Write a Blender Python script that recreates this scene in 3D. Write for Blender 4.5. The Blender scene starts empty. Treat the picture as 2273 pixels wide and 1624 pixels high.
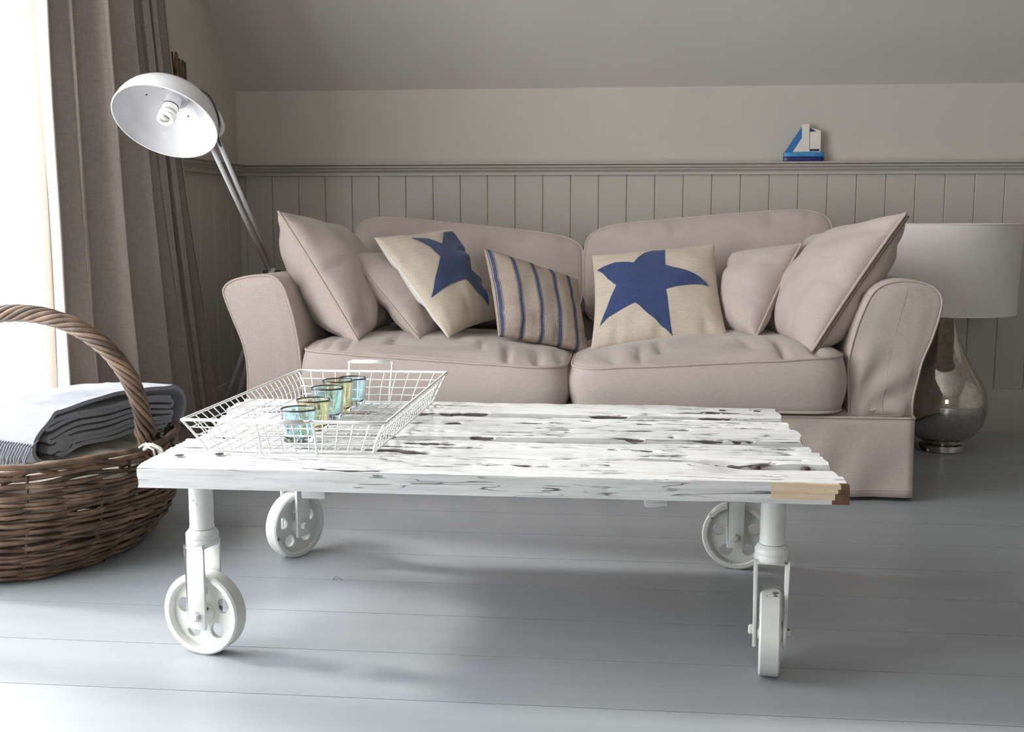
import bpy, bmesh, math, random
from mathutils import Vector, Matrix, noise

random.seed(7)
scene = bpy.context.scene
COL = scene.collection
V = Vector
R = math.radians

# ------------------------------------------------------------------ camera
IMW, IMH, F = 2273.0, 1624.0, 2480.0
PITCH, YAW = math.atan((812 - 480) / F), R(5.7)
CO = V((0.0, -4.057, 0.759))
FW = V((-math.sin(YAW) * math.cos(PITCH), math.cos(YAW) * math.cos(PITCH), -math.sin(PITCH)))
RT = V((math.cos(YAW), math.sin(YAW), 0))
UP = RT.cross(FW)
cd = bpy.data.cameras.new('camera')
cd.sensor_width = 36.0
cd.lens = F / IMW * 36.0
cd.clip_start = 0.05
cam = bpy.data.objects.new('camera', cd)
COL.objects.link(cam)
cam.location = CO
cam.rotation_euler = (math.pi / 2 - PITCH, 0, YAW)
scene.camera = cam


def ray(x, y):
    return FW + RT * ((x - IMW / 2) / F) - UP * ((y - IMH / 2) / F)


def at(x, y, ax, v):
    """point of the pixel's ray on the plane axis=v (0 x, 1 y, 2 z)"""
    d = ray(x, y)
    return CO + d * ((v - CO[ax]) / d[ax])


def aty(x, y, v):
    return at(x, y, 1, v)


def atz(x, y, v):
    return at(x, y, 2, v)


# ------------------------------------------------------------------ light
scene.view_settings.view_transform = 'Standard'
scene.view_settings.look = 'None'
scene.view_settings.gamma = 1.0
scene.view_settings.use_curve_mapping = False
scene.view_settings.exposure = 0.12
w = bpy.data.worlds.new('overcast_sky')
scene.world = w
w.use_nodes = True
bg = w.node_tree.nodes['Background']
bg.inputs[0].default_value = (0.93, 0.97, 1.0, 1)
bg.inputs[1].default_value = 9.5
# hazy low sun through the left glazing
sl = bpy.data.lights.new('hazy_sun', 'SUN')
sl.energy = 3.7
sl.angle = R(6)
sl.color = (1.0, 0.985, 0.96)
sun = bpy.data.objects.new('hazy_sun', sl)
COL.objects.link(sun)
sun.location = (-6, -2.2, 4)
sun.rotation_euler = V((1.0, -0.20, -0.60)).to_track_quat('-Z', 'Y').to_euler()


def portal(name, loc, rot, sx, sy):
    l = bpy.data.lights.new(name, 'AREA')
    l.shape = 'RECTANGLE'
    l.size, l.size_y = sx, sy
    l.cycles.is_portal = True
    o = bpy.data.objects.new(name, l)
    COL.objects.link(o)
    o.location = loc
    o.rotation_euler = rot


WX, WY0, WY1, WZ1 = -1.68, -3.5, -0.90, 2.08          # left window wall
portal('daylight_left', (WX - 0.16, (WY0 + WY1) / 2, WZ1 / 2), (0, R(-90), 0), WZ1, WY1 - WY0)
FY = -6.2                                                # wall behind the camera
portal('daylight_front', (0.5, FY - 0.16, 1.40), (R(90), 0, 0), 0.8, 0.9)

# ------------------------------------------------------------------ materials
MATS = {}


class NT:
    def __init__(s, name):
        s.m = bpy.data.materials.new(name)
        s.m.use_nodes = True
        s.t = s.m.node_tree
        s.b = s.t.nodes['Principled BSDF']
        s.out = s.t.nodes['Material Output']
        MATS[name] = s.m

    def n(s, kind, **kw):
        nd = s.t.nodes.new(kind)
        for k, v in kw.items():
            if k.startswith('i_'):
                nd.inputs[int(k[2:])].default_value = v
            else:
                setattr(nd, k, v)
        return nd

    def l(s, a, b):
        s.t.links.new(a, b)

    def coords(s, scale=(1, 1, 1), kind='Object', rot=(0, 0, 0)):
        tc = s.n('ShaderNodeTexCoord')
        mp = s.n('ShaderNodeMapping')
        mp.inputs['Scale'].default_value = scale
        mp.inputs['Rotation'].default_value = rot
        s.l(tc.outputs[kind], mp.inputs[0])
        return mp.outputs[0]

    def noise(s, vec, scale, detail=3, rough=0.5):
        nd = s.n('ShaderNodeTexNoise')
        nd.inputs['Scale'].default_value = scale
        nd.inputs['Detail'].default_value = detail
        nd.inputs['Roughness'].default_value = rough
        s.l(vec, nd.inputs['Vector'])
        return nd.outputs[0]

    def ramp(s, fac, stops, interp='LINEAR'):
        nd = s.n('ShaderNodeValToRGB')
        cr = nd.color_ramp
        cr.interpolation = interp
        while len(cr.elements) < len(stops):
            cr.elements.new(0.5)
        for e, (p, c) in zip(cr.elements, stops):
            e.position = p
            e.color = (c[0], c[1], c[2], 1) if not isinstance(c, (int, float)) else (c, c, c, 1)
        s.l(fac, nd.inputs[0])
        return nd.outputs[0]

    def mix(s, fac, a, b, mode='MIX'):
        nd = s.n('ShaderNodeMix', data_type='RGBA', blend_type=mode)
        for sock, val in ((nd.inputs[0], fac), (nd.inputs[6], a), (nd.inputs[7], b)):
            if hasattr(val, 'links'):
                s.l(val, sock)
            elif isinstance(val, (int, float)):
                sock.default_value = val
            else:
                sock.default_value = (val[0], val[1], val[2], 1)
        return nd.outputs[2]

    def math(s, op, a, b=0.0):
        nd = s.n('ShaderNodeMath', operation=op)
        for sock, val in ((nd.inputs[0], a), (nd.inputs[1], b)):
            if hasattr(val, 'links'):
                s.l(val, sock)
            else:
                sock.default_value = val
        return nd.outputs[0]

    def bump(s, h, strength=0.3, dist=0.002):
        nd = s.n('ShaderNodeBump')
        nd.inputs['Strength'].default_value = strength
        nd.inputs['Distance'].default_value = dist
        s.l(h, nd.inputs['Height'])
        s.l(nd.outputs[0], s.b.inputs['Normal'])

    def col(s, c):
        if hasattr(c, 'links'):
            s.l(c, s.b.inputs['Base Color'])
        else:
            s.b.inputs['Base Color'].default_value = (c[0], c[1], c[2], 1)

    def set(s, **kw):
        for k, v in kw.items():
            s.b.inputs[k.replace('_', ' ')].default_value = v


def paint(name, c, rough=0.5, var=0.06, scale=6, bump=0.1):
    t = NT(name)
    v = t.coords()
    a = t.noise(v, scale, 4)
    lo = [x * (1 - var) for x in c]
    hi = [min(1, x * (1 + var)) for x in c]
    t.col(t.ramp(a, [(0.3, lo), (0.7, hi)]))
    t.set(Roughness=rough)
    t.bump(t.noise(v, scale * 25, 3), bump, 0.001)
    return t.m


paint('wall_paint', (0.53, 0.49, 0.44), 0.7, 0.03, 3, 0.15)
paint('panel_paint', (0.49, 0.455, 0.405), 0.45, 0.03, 4, 0.08)
paint('ceiling_paint', (0.53, 0.495, 0.455), 0.8, 0.03, 3, 0.15)
paint('floor_gap', (0.08, 0.08, 0.08), 0.9, 0.1, 4)
paint('white_frame', (0.80, 0.78, 0.74), 0.4, 0.04, 6)
paint('white_enamel', (0.62, 0.61, 0.62), 0.18, 0.02, 5, 0.02)
paint('grey_enamel', (0.42, 0.41, 0.43), 0.3, 0.03, 5, 0.02)
paint('black_plastic', (0.015, 0.015, 0.016), 0.4, 0.1, 5)
paint('bulb_white', (0.85, 0.84, 0.80), 0.25, 0.02, 5, 0.0)
paint('dark_foot', (0.03, 0.025, 0.02), 0.5, 0.1, 5)
paint('boat_white', (0.74, 0.68, 0.60), 0.6, 0.05, 30, 0.2)
paint('boat_blue', (0.02, 0.16, 0.42), 0.35, 0.10, 60, 0.2)
paint('boat_navy', (0.012, 0.02, 0.13), 0.25, 0.15, 60, 0.2)
paint('boat_light_blue', (0.05, 0.25, 0.50), 0.22, 0.2, 60, 0.3)
paint('cream_wool', (0.72, 0.68, 0.60), 0.9, 0.12, 60, 0.6)
paint('white_wire', (0.86, 0.86, 0.84), 0.35, 0.03, 20, 0.05)
paint('shade_linen', (0.76, 0.71, 0.665), 0.85, 0.05, 8, 0.2)
paint('straw_brown', (0.16, 0.10, 0.05), 0.7, 0.4, 50, 0.4)
paint('thread_grey', (0.2, 0.19, 0.18), 0.8)
paint('zip_brown', (0.16, 0.11, 0.09), 0.6, 0.2, 80)
paint('tan_pipe', (0.50, 0.41, 0.37), 0.85, 0.05, 60)

# painted floor boards
t = NT('floor_paint')
oi = t.n('ShaderNodeObjectInfo')
v = t.coords((0.5, 6, 6))
vo = t.n('ShaderNodeVectorMath', operation='ADD')
t.l(v, vo.inputs[0])
sc3 = t.n('ShaderNodeVectorMath', operation='SCALE')
sc3.inputs[0].default_value = (37, 11, 5)
t.l(oi.outputs['Random'], sc3.inputs[3])
t.l(sc3.outputs[0], vo.inputs[1])
v = vo.outputs[0]
a = t.noise(v, 3, 5)
c = t.ramp(a, [(0.3, (0.32, 0.34, 0.36)), (0.7, (0.35, 0.37, 0.39))])
br = t.math('ADD', t.math('MULTIPLY', oi.outputs['Random'], 0.06), 0.97)
cm = t.n('ShaderNodeCombineColor')
for i in range(3):
    t.l(br, cm.inputs[i])
c = t.mix(1.0, c, cm.outputs[0], 'MULTIPLY')
v2 = t.coords((1, 1, 1))
scr = t.noise(v2, 38, 2)
c = t.mix(t.ramp(scr, [(0.70, 0), (0.74, 0.10)]), c, (0.62, 0.63, 0.62))
t.col(c)
t.set(Roughness=0.34)
t.l(t.ramp(t.noise(v2, 5, 3), [(0.3, 0.31), (0.7, 0.40)]), t.b.inputs['Roughness'])
t.bump(t.noise(v2, 60, 2), 0.02, 0.001)


def fabric(name, c, slub=0.06, weave=1500, bumpk=0.25, rough=0.9):
    t = NT(name)
    vx = t.coords((1, 1, 0.09))
    vz = t.coords((0.09, 0.09, 1))
    a = t.noise(vx, weave * 0.5, 2)
    b = t.noise(vz, weave * 0.5, 2)
    big = t.noise(t.coords(), 9, 4)
    s = t.math('ADD', t.math('MULTIPLY', a, 0.5), t.math('MULTIPLY', b, 0.5))
    lo = [x * (1 - slub * 2) for x in c]
    hi = [min(1, x * (1 + slub * 2)) for x in c]
    cc = t.ramp(s, [(0.32, lo), (0.68, hi)])
    cc = t.mix(0.35, cc, t.ramp(big, [(0.3, 0.86), (0.7, 1.0)]), 'MULTIPLY')
    t.col(cc)
    t.set(Roughness=rough)
    t.b.inputs['Sheen Weight'].default_value = 0.25
    t.b.inputs['Sheen Roughness'].default_value = 0.5
    t.bump(s, bumpk, 0.0015)
    return t


fabric('sofa_linen', (0.50, 0.415, 0.375))
fabric('star_canvas', (0.60, 0.51, 0.41), 0.07, 1000, 0.5)
fabric('star_back', (0.72, 0.69, 0.64), 0.06)
fabric('star_blue', (0.035, 0.058, 0.165), 0.15, 1200, 0.4)
fabric('blanket_grey', (0.20, 0.205, 0.235), 0.10, 900, 0.6)
t = fabric('curtain_linen', (0.40, 0.345, 0.31), 0.08, 900, 0.3)
tr = t.n('ShaderNodeBsdfTranslucent')
tr.inputs[0].default_value = (0.30, 0.24, 0.20, 1)
ms = t.n('ShaderNodeMixShader', i_0=0.12)
t.l(t.b.outputs[0], ms.inputs[1])
t.l(tr.outputs[0], ms.inputs[2])
t.l(ms.outputs[0], t.out.inputs[0])

# striped ticking, stripes run along v of the UV map
t = NT('ticking')
tc = t.n('ShaderNodeTexCoord')
sp = t.n('ShaderNodeSeparateXYZ')
t.l(tc.outputs['UV'], sp.inputs[0])
mask = None
for cu in (0.035, 0.245, 0.455, 0.665, 0.86):
    d = t.math('ABSOLUTE', t.math('SUBTRACT', sp.outputs[0], cu))
    core = t.math('LESS_THAN', d, 0.017)
    line = t.math('MULTIPLY', t.math('GREATER_THAN', d, 0.022), t.math('LESS_THAN', d, 0.0275))
    m = t.math('MAXIMUM', core, line)
    mask = m if mask is None else t.math('MAXIMUM', mask, m)
wv = t.noise(t.coords((1, 1, 0.1)), 420, 2)
base = t.ramp(wv, [(0.3, (0.34, 0.27, 0.225)), (0.7, (0.47, 0.385, 0.32))])
blue = t.ramp(wv, [(0.3, (0.045, 0.052, 0.10)), (0.7, (0.085, 0.095, 0.165))])
t.col(t.mix(mask, base, blue))
t.set(Roughness=0.9)
t.bump(wv, 0.3, 0.0015)

# distressed white wood: paint over split, weathered timber
def white_wood(name):
    t = NT(name)
    vb = t.coords((1, 1, 1))
    n1 = t.noise(t.coords((1.1, 20, 20)), 2.0, 2.5, 0.5)
    n3 = t.noise(t.coords((2.6, 45, 45)), 2.0, 2.5, 0.5)
    n2 = t.noise(t.coords((4, 60, 60)), 2.0, 5, 0.65)
    patch = t.noise(vb, 7, 4, 0.6)
    l1 = t.ramp(t.math('ABSOLUTE', t.math('SUBTRACT', n1, 0.5)), [(0.0, 1), (0.008, 0)])
    l2 = t.ramp(t.math('ABSOLUTE', t.math('SUBTRACT', n3, 0.52)), [(0.0, 1), (0.010, 0)])
    l1 = t.math('MULTIPLY', l1, t.ramp(patch, [(0.53, 0), (0.58, 1)]))
    l2 = t.math('MULTIPLY', l2, t.ramp(t.noise(vb, 11, 3), [(0.52, 0), (0.62, 0.8)]))
    atn = t.n('ShaderNodeAttribute', attribute_name='crack')
    edge = t.math('ADD', atn.outputs['Fac'], t.math('MULTIPLY', t.math('SUBTRACT', n2, 0.5), 0.5))
    lc = t.ramp(edge, [(0.20, 0), (0.34, 1)])
    crm = t.math('MAXIMUM', t.math('MAXIMUM', l1, l2), lc)
    base = t.ramp(n2, [(0.3, (0.54, 0.53, 0.53)), (0.55, (0.655, 0.65, 0.645))])
    warm = t.noise(vb, 2.3, 2)
    base = t.mix(t.ramp(warm, [(0.60, 0), (0.75, 0.4)]), base, (0.78, 0.71, 0.58))
    grime = t.ramp(t.noise(t.coords((3, 26, 26)), 3.0, 5, 0.65), [(0.60, 0), (0.75, 0.22)])
    c = t.mix(grime, base, (0.45, 0.43, 0.43))
    c = t.mix(crm, c, (0.06, 0.045, 0.045))
    t.col(c)
    t.set(Roughness=0.5)
    h = t.math('SUBTRACT', t.math('MULTIPLY', n2, 0.5), crm)
    t.bump(h, 0.8, 0.004)
    return t


white_wood('white_wood')
t = NT('bare_wood')
v = t.coords((3, 20, 20))
n1 = t.noise(v, 3, 4)
c = t.ramp(n1, [(0.3, (0.62, 0.46, 0.30)), (0.7, (0.76, 0.62, 0.45))])
n2 = t.noise(t.coords((8, 30, 30)), 14, 3)
c = t.mix(t.ramp(n2, [(0.66, 0), (0.70, 0.7)]), c, (0.30, 0.17, 0.09))
t.col(c)
t.set(Roughness=0.6)
t.bump(n1, 0.2, 0.002)
paint('dark_wood', (0.12, 0.062, 0.03), 0.7, 0.35, 60, 0.5)
paint('crack_dark', (0.055, 0.042, 0.04), 0.8, 0.3, 60, 0.4)
# chipped white paint on metal
t = NT('white_iron')
v = t.coords((1, 1, 1))
n1 = t.noise(v, 22, 5, 0.6)
n2 = t.noise(t.coords((1, 1, 3)), 9, 3)
chip = t.ramp(n1, [(0.655, 0), (0.67, 1)])
base = t.ramp(n2, [(0.35, (0.64, 0.64, 0.605)), (0.65, (0.72, 0.72, 0.69))])
t.col(t.mix(chip, base, (0.16, 0.155, 0.15)))
t.set(Roughness=0.42)
t.bump(t.noise(v, 60, 3), 0.25, 0.0015)

# willow
for nm, dk in (('willow', 1.0), ('willow_dark', 0.6), ('willow_red', 0.8)):
    t = NT(nm)
    oi = t.n('ShaderNodeObjectInfo')
    n1 = t.noise(t.coords((1, 1, 1)), 26, 4)
    r_ = 1.06 if nm == 'willow_red' else 1.0
    c = t.ramp(n1, [(0.25, (0.040 * dk, 0.022 * dk, 0.013 * dk)), (0.5, (0.118 * dk * r_, 0.068 * dk, 0.040 * dk)),
                    (0.75, (0.21 * dk * r_, 0.135 * dk, 0.085 * dk))])
    br = t.math('ADD', t.math('MULTIPLY', oi.outputs['Random'], 0.5), 0.75)
    cm = t.n('ShaderNodeCombineColor')
    for i in range(3):
        t.l(br, cm.inputs[i])
    t.col(t.mix(1.0, c, cm.outputs[0], 'MULTIPLY'))
    t.set(Roughness=0.55)
    t.bump(t.noise(t.coords(), 160, 3), 0.4, 0.001)

# mercury glass
t = NT('mercury_glass')
n1 = t.noise(t.coords(), 70, 4)
t.col(t.ramp(n1, [(0.3, (0.50, 0.47, 0.43)), (0.7, (0.66, 0.63, 0.59))]))
t.set(Metallic=1.0, Roughness=0.06)


def glass(name, c):
    t = NT(name)
    n1 = t.noise(t.coords(), 60, 3)
    t.col(t.mix(n1, c, [min(1, x * 1.12) for x in c]))
    t.set(Roughness=0.03, IOR=1.45)
    t.b.inputs['Transmission Weight'].default_value = 1.0
    t.bump(t.noise(t.coords(), 90, 2), 0.25, 0.001)


glass('glass_blue', (0.70, 0.86, 0.90))
glass('glass_amber', (0.84, 0.80, 0.62))
glass('glass_rim', (0.10, 0.11, 0.11))
# thin window pane
t = NT('pane_glass')
tp = t.n('ShaderNodeBsdfTransparent')
gl = t.n('ShaderNodeBsdfGlossy')
gl.inputs['Roughness'].default_value = 0.02
ms = t.n('ShaderNodeMixShader', i_0=0.06)
t.l(tp.outputs[0], ms.inputs[1])
t.l(gl.outputs[0], ms.inputs[2])
t.l(ms.outputs[0], t.out.inputs[0])

# ------------------------------------------------------------------ mesh helpers
ORG = {}


class MB:
    """collects verts and faces (world coordinates); build() makes ONE mesh object"""

    def __init__(s):
        s.v, s.f, s.mi, s.uv, s.attr = [], [], [], {}, None

    def add(s, vs, fs, mi=0):
        k = len(s.v)
        s.v += [V(p) for p in vs]
        s.f += [tuple(i + k for i in f) for f in fs]
        s.mi += [mi] * len(fs)
        return s

    def box(s, x0, x1, y0, y1, z0, z1, mi=0, M=None):
        vs = [V((x, y, z)) for x in (x0, x1) for y in (y0, y1) for z in (z0, z1)]
        if M:
            vs = [M @ p for p in vs]
        return s.add(vs, [(0, 1, 3, 2), (4, 6, 7, 5), (0, 4, 5, 1), (2, 3, 7, 6), (0, 2, 6, 4), (1, 5, 7, 3)], mi)

    def tube(s, pts, r, n=8, closed=False, mi=0, twist=0.0):
        pts = [V(p) for p in pts]
        m = len(pts)
        rs = r if isinstance(r, (list, tuple)) else [r] * m
        tan = []
        for i in range(m):
            if closed:
                d = pts[(i + 1) % m] - pts[i - 1]
            else:
                d = pts[min(i + 1, m - 1)] - pts[max(i - 1, 0)]
            tan.append(d.normalized() if d.length > 1e-9 else V((0, 0, 1)))
        ref = V((0, 0, 1)) if abs(tan[0].z) < 0.9 else V((1, 0, 0))
        nn = (ref - tan[0] * ref.dot(tan[0])).normalized()
        vs, fs = [], []
        for i in range(m):
            nn = (nn - tan[i] * nn.dot(tan[i])).normalized()
            b = tan[i].cross(nn)
            for k in range(n):
                a = 2 * math.pi * k / n
                vs.append(pts[i] + (nn * math.cos(a) + b * math.sin(a)) * rs[i])
        for i in range(m if closed else m - 1):
            j = (i + 1) % m
            for k in range(n):
                k2 = (k + 1) % n
                fs.append((i * n + k, i * n + k2, j * n + k2, j * n + k))
        if not closed:
            fs.append(tuple(range(n))[::-1])
            fs.append(tuple((m - 1) * n + k for k in range(n)))
        return s.add(vs, fs, mi)

    def lathe(s, prof, n=48, M=None, mi=0, closed=False):
        """profile of (r, z) turned about z"""
        vs, fs = [], []
        for r, z in prof:
            for k in range(n):
                a = 2 * math.pi * k / n
                vs.append(V((r * math.cos(a), r * math.sin(a), z)))
        m = len(prof)
        for i in range(m if closed else m - 1):
            j = (i + 1) % m
            for k in range(n):
                k2 = (k + 1) % n
                fs.append((i * n + k, i * n + k2, j * n + k2, j * n + k))
        if not closed:
            if prof[0][0] > 1e-5:
                fs.append(tuple(range(n))[::-1])
            if prof[-1][0] > 1e-5:
                fs.append(tuple((m - 1) * n + k for k in range(n)))
        if M:
            vs = [M @ p for p in vs]
        return s.add(vs, fs, mi)

    def cyl(s, p0, p1, r, n=20, mi=0):
        return s.tube([p0, p1], r, n, mi=mi)

    def prism(s, poly, y0, y1, mi=0, plane='xz'):
        """polygon of (a, b) in the xz plane pushed from y0 to y1"""
        n = len(poly)
        vs = [V((a, y0, b)) for a, b in poly] + [V((a, y1, b)) for a, b in poly]
        fs = [tuple(range(n)), tuple(range(2 * n - 1, n - 1, -1))]
        fs += [(i, (i + 1) % n, n + (i + 1) % n, n + i) for i in range(n)]
        return s.add(vs, [f[::-1] for f in fs], mi)

    def build(s, name, mats, parent=None, smooth=False, bevel=0.0, bseg=2, solid=0.0, subd=0, angle=None, origin=None):
        if isinstance(mats, str):
            mats = [mats]
        if origin is None:
            if parent is not None:
                origin = ORG[parent.name]
            else:
                xs = [p.x for p in s.v]; ys = [p.y for p in s.v]
                origin = V(((min(xs) + max(xs)) / 2, (min(ys) + max(ys)) / 2, min(p.z for p in s.v)))
        me = bpy.data.meshes.new(name)
        me.from_pydata([p - origin for p in s.v], [], s.f)
        if s.attr:
            at_ = me.attributes.new('crack', 'FLOAT', 'POINT')
            at_.data.foreach_set('value', s.attr)
        for m in mats:
            me.materials.append(MATS[m])
        if len(mats) > 1:
            me.polygons.foreach_set('material_index', s.mi)
        if s.uv:
            ul = me.uv_layers.new(name='UVMap')
            for lp in me.loops:
                ul.data[lp.index].uv = s.uv.get(lp.vertex_index, (0, 0))
        bm = bmesh.new()
        bm.from_mesh(me)
        bmesh.ops.remove_doubles(bm, verts=bm.verts, dist=1e-6)
        bmesh.ops.recalc_face_normals(bm, faces=bm.faces)
        if bevel:
            es = [e for e in bm.edges if e.is_manifold and e.calc_face_angle(0) > R(25)]
            bmesh.ops.bevel(bm, geom=es, offset=bevel, segments=bseg, affect='EDGES', profile=0.5, clamp_overlap=True)
        bm.to_mesh(me)
        bm.free()
        if smooth or bevel:
            me.polygons.foreach_set('use_smooth', [True] * len(me.polygons))
            if angle is not None or bevel:
                me.set_sharp_from_angle(angle=R(angle if angle is not None else 40))
        me.update()
        o = bpy.data.objects.new(name, me)
        COL.objects.link(o)
        if solid:
            md = o.modifiers.new('solid', 'SOLIDIFY')
            md.thickness = solid
            md.offset = 0
        if subd:
            md = o.modifiers.new('sub', 'SUBSURF')
            md.levels = md.render_levels = subd
        if parent is not None:
            o.parent = parent
            ORG[o.name] = origin
        else:
            o.location = origin
            ORG[o.name] = origin
        return o


def empty(name, loc):
    o = bpy.data.objects.new(name, None)
    o.empty_display_size = 0.05
    COL.objects.link(o)
    o.location = loc
    ORG[o.name] = V(loc)
    return o


def tag(o, label, cat, group=None, kind=None):
    o['label'] = label
    o['category'] = cat
    if group:
        o['group'] = group
    if kind:
        o['kind'] = kind
    return o


def curve_mesh(polys, half):
    """2D shape (first polygon outer, the rest holes) extruded +-half along z -> verts, faces"""
    cu = bpy.data.curves.new('tmp', 'CURVE')
    cu.dimensions = '2D'
    cu.fill_mode = 'BOTH'
    cu.extrude = half
    for p in polys:
        sp = cu.splines.new('POLY')
        sp.points.add(len(p) - 1)
        for i, (x, y) in enumerate(p):
            sp.points[i].co = (x, y, 0, 1)
        sp.use_cyclic_u = True
    ob = bpy.data.objects.new('tmp', cu)
    me = ob.to_mesh()
    vs = [p.co.copy() for p in me.vertices]
    fs = [tuple(f.vertices) for f in me.polygons]
    ob.to_mesh_clear()
    bpy.data.objects.remove(ob)
    bpy.data.curves.remove(cu)
    return vs, fs


def nz(x, y, z=0.0):
    return noise.noise(V((x, y, z)))


def sstep(a, b, x):
    k = max(0.0, min(1.0, (x - a) / (b - a)))
    return k * k * (3 - 2 * k)


# ================================================================== the room
XL, XR, YB = -1.42, 3.6, 0.0
KN = 1.205        # height where the back wall meets the sloping ceiling
CH = 2.55
CY = -1.25        # where the slope meets the flat ceiling
RAIL = 0.948

# floor
mb = MB().box(-1.9, XR + 0.1, FY - 0.1, 0.1, -0.08, -0.012)
floor = mb.build('floor', 'floor_gap', origin=V((0, 0, 0)))
tag(floor, 'floor of wide grey painted boards running along the sofa wall', 'floor', kind='structure')
PW = 0.1895
mb = MB().box(-1.85, XR + 0.05, -PW / 2 + 0.0009, PW / 2 - 0.0009, -0.03, 0.0)
pl0 = mb.build('plank', 'floor_paint', floor, origin=V((0, 0, 0)))
y = -2.398 + PW / 2 + 13 * PW
first = True
while y > FY:
    if y < 0.06:
        o = pl0 if first else pl0.copy()
        if not first:
            COL.objects.link(o)
            o.parent = floor
        o.location = (0, y, 0)
        first = False
    y -= PW

# back wall
mb = MB().box(XL - 0.1, XR + 0.1, 0.012, 0.12, 0, KN + 0.1)
wall_back = mb.build('wall_back', 'wall_paint', origin=V((0, 0, 0)))
tag(wall_back, 'back wall of plain plaster above grey painted tongue and groove panelling', 'wall', kind='structure')
mb = MB().box(XL, XR, 0.0, 0.012, RAIL - 0.01, KN + 0.05)
up = mb.build('upper_plaster', 'wall_paint', wall_back)


def board_mesh(wd, z0, z1, axis):
    g, ch, dp = 0.0005, 0.0025, 0.012
    prof = [(-wd / 2 + g, 0.012), (-wd / 2 + g, ch), (-wd / 2 + g + ch, 0), (wd / 2 - g - ch, 0), (wd / 2 - g, ch), (wd / 2 - g, 0.012)]
    n = len(prof)
    if axis == 'x':
        vs = [V((a, b, z)) for z in (z0, z1) for a, b in prof]
    else:
        vs = [V((-b, a, z)) for z in (z0, z1) for a, b in prof]
    fs = [(i, (i + 1) % n, n + (i + 1) % n, n + i) for i in range(n)] + [tuple(range(n))[::-1], tuple(range(n, 2 * n))]
    return vs, fs


b0 = MB().add(*board_mesh(0.1, 0.15, 0.91, 'x')).build('board', 'panel_paint', wall_back, origin=V((0, 0, 0)))
for i in range(50):
    o = b0 if i == 0 else b0.copy()
    if i:
        COL.objects.link(o)
        o.parent = wall_back
    o.location = (-1.3935 + 0.1 * i + (0.05 if True else 0), 0, 0)


def rail_profile():
    # (outward, z) of the dado rail
    return [(0, 0.905), (0.012, 0.905), (0.013, 0.915), (0.020, 0.920), (0.026, 0.924), (0.026, 0.928), (0.030, 0.930),
            (0.036, 0.930), (0.040, 0.933), (0.040, 0.937), (0.038, 0.939), (0.050, 0.9405), (0.055, 0.943), (0.055, 0.9465),
            (0.052, RAIL), (0, RAIL)]


mb = MB()
pr = rail_profile()
n = len(pr)
path = [(V((XR, 0, 0)), V((0, -1, 0))), (V((XL, 0, 0)), V((1, -1, 0))), (V((XL, -0.87, 0)), V((1, 0, 0)))]
vs = []
for p, d in path:
    vs += [p + d * a + V((0, 0, b)) for a, b in pr]
fs = []
for i in range(2):
    for k in range(n):
        fs.append((i * n + k, i * n + (k + 1) % n, (i + 1) * n + (k + 1) % n, (i + 1) * n + k))
fs += [tuple(range(n)), tuple(range(2 * n, 3 * n))[::-1]]
mb.add(vs, fs)
rail = mb.build('trim_1', 'panel_paint', smooth=True, angle=35)
tag(rail, 'moulded grey dado rail along the top of the panelling', 'trim', kind='structure')
mb = MB().box(XL, XR, -0.012, 0.012, 0, 0.155).box(XL, XL + 0.004, 0, 0, 0, 0)
bb = MB().box(XL + 0.0, XR, -0.010, 0.012, 0, 0.155).build('baseboard_back', 'panel_paint', bevel=0.003)
tag(bb, 'grey painted baseboard under the back wall panelling', 'baseboard', kind='structure')

# left wall: pier beside the sofa, then the window reveal
mb = MB()
mb.box(WX - 0.2, XL - 0.012, WY1, 0.12, 0, CH + 0.1)
mb.box(WX - 0.2, XL - 0.012, WY0, WY1, WZ1, CH + 0.1)
mb.box(WX - 0.2, XL - 0.012, FY - 0.1, WY0, 0, CH + 0.1)
wall_left = mb.build('wall_left', 'wall_paint', origin=V((0, 0, 0)))
tag(wall_left, 'left wall with the deep window opening beside the curtain', 'wall', kind='structure')
MB().box(XL - 0.012, XL, WY1, 0, RAIL - 0.01, CH).build('upper_plaster', 'wall_paint', wall_left)
lb = MB().add(*board_mesh(0.14, 0.16, 0.91, 'y')).build('board', 'panel_paint', wall_left, origin=V((0, 0, 0)))
for i in range(6):
    o = lb if i == 0 else lb.copy()
    if i:
        COL.objects.link(o)
        o.parent = wall_left
    o.location = (XL, -0.05 - 0.14 * i - 0.07 + 0.07, 0)
bl = MB().box(XL - 0.012, XL + 0.010, WY1 + 0.01, -0.011, 0, 0.165).build('baseboard_left', 'panel_paint', bevel=0.003)
tag(bl, 'grey painted baseboard on the left wall behind the curtain', 'baseboard', kind='structure')

wall_right = MB().box(XR, XR + 0.1, FY - 0.1, 0.12, 0, CH + 0.1).build('wall_right', 'wall_paint')
tag(wall_right, 'plain right wall outside the picture', 'wall', kind='structure')
FW0, FW1, FZ0, FZ1 = 0.1, 0.9, 0.95, 1.85
mb = MB()
mb.box(-1.9, FW0, FY - 0.12, FY, 0, CH + 0.1).box(FW1, XR + 0.1, FY - 0.12, FY, 0, CH + 0.1)
mb.box(FW0, FW1, FY - 0.12, FY, 0, FZ0).box(FW0, FW1, FY - 0.12, FY, FZ1, CH + 0.1)
wall_front = mb.build('wall_front', 'wall_paint')
tag(wall_front, 'wall behind the camera with a window', 'wall', kind='structure')
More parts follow.
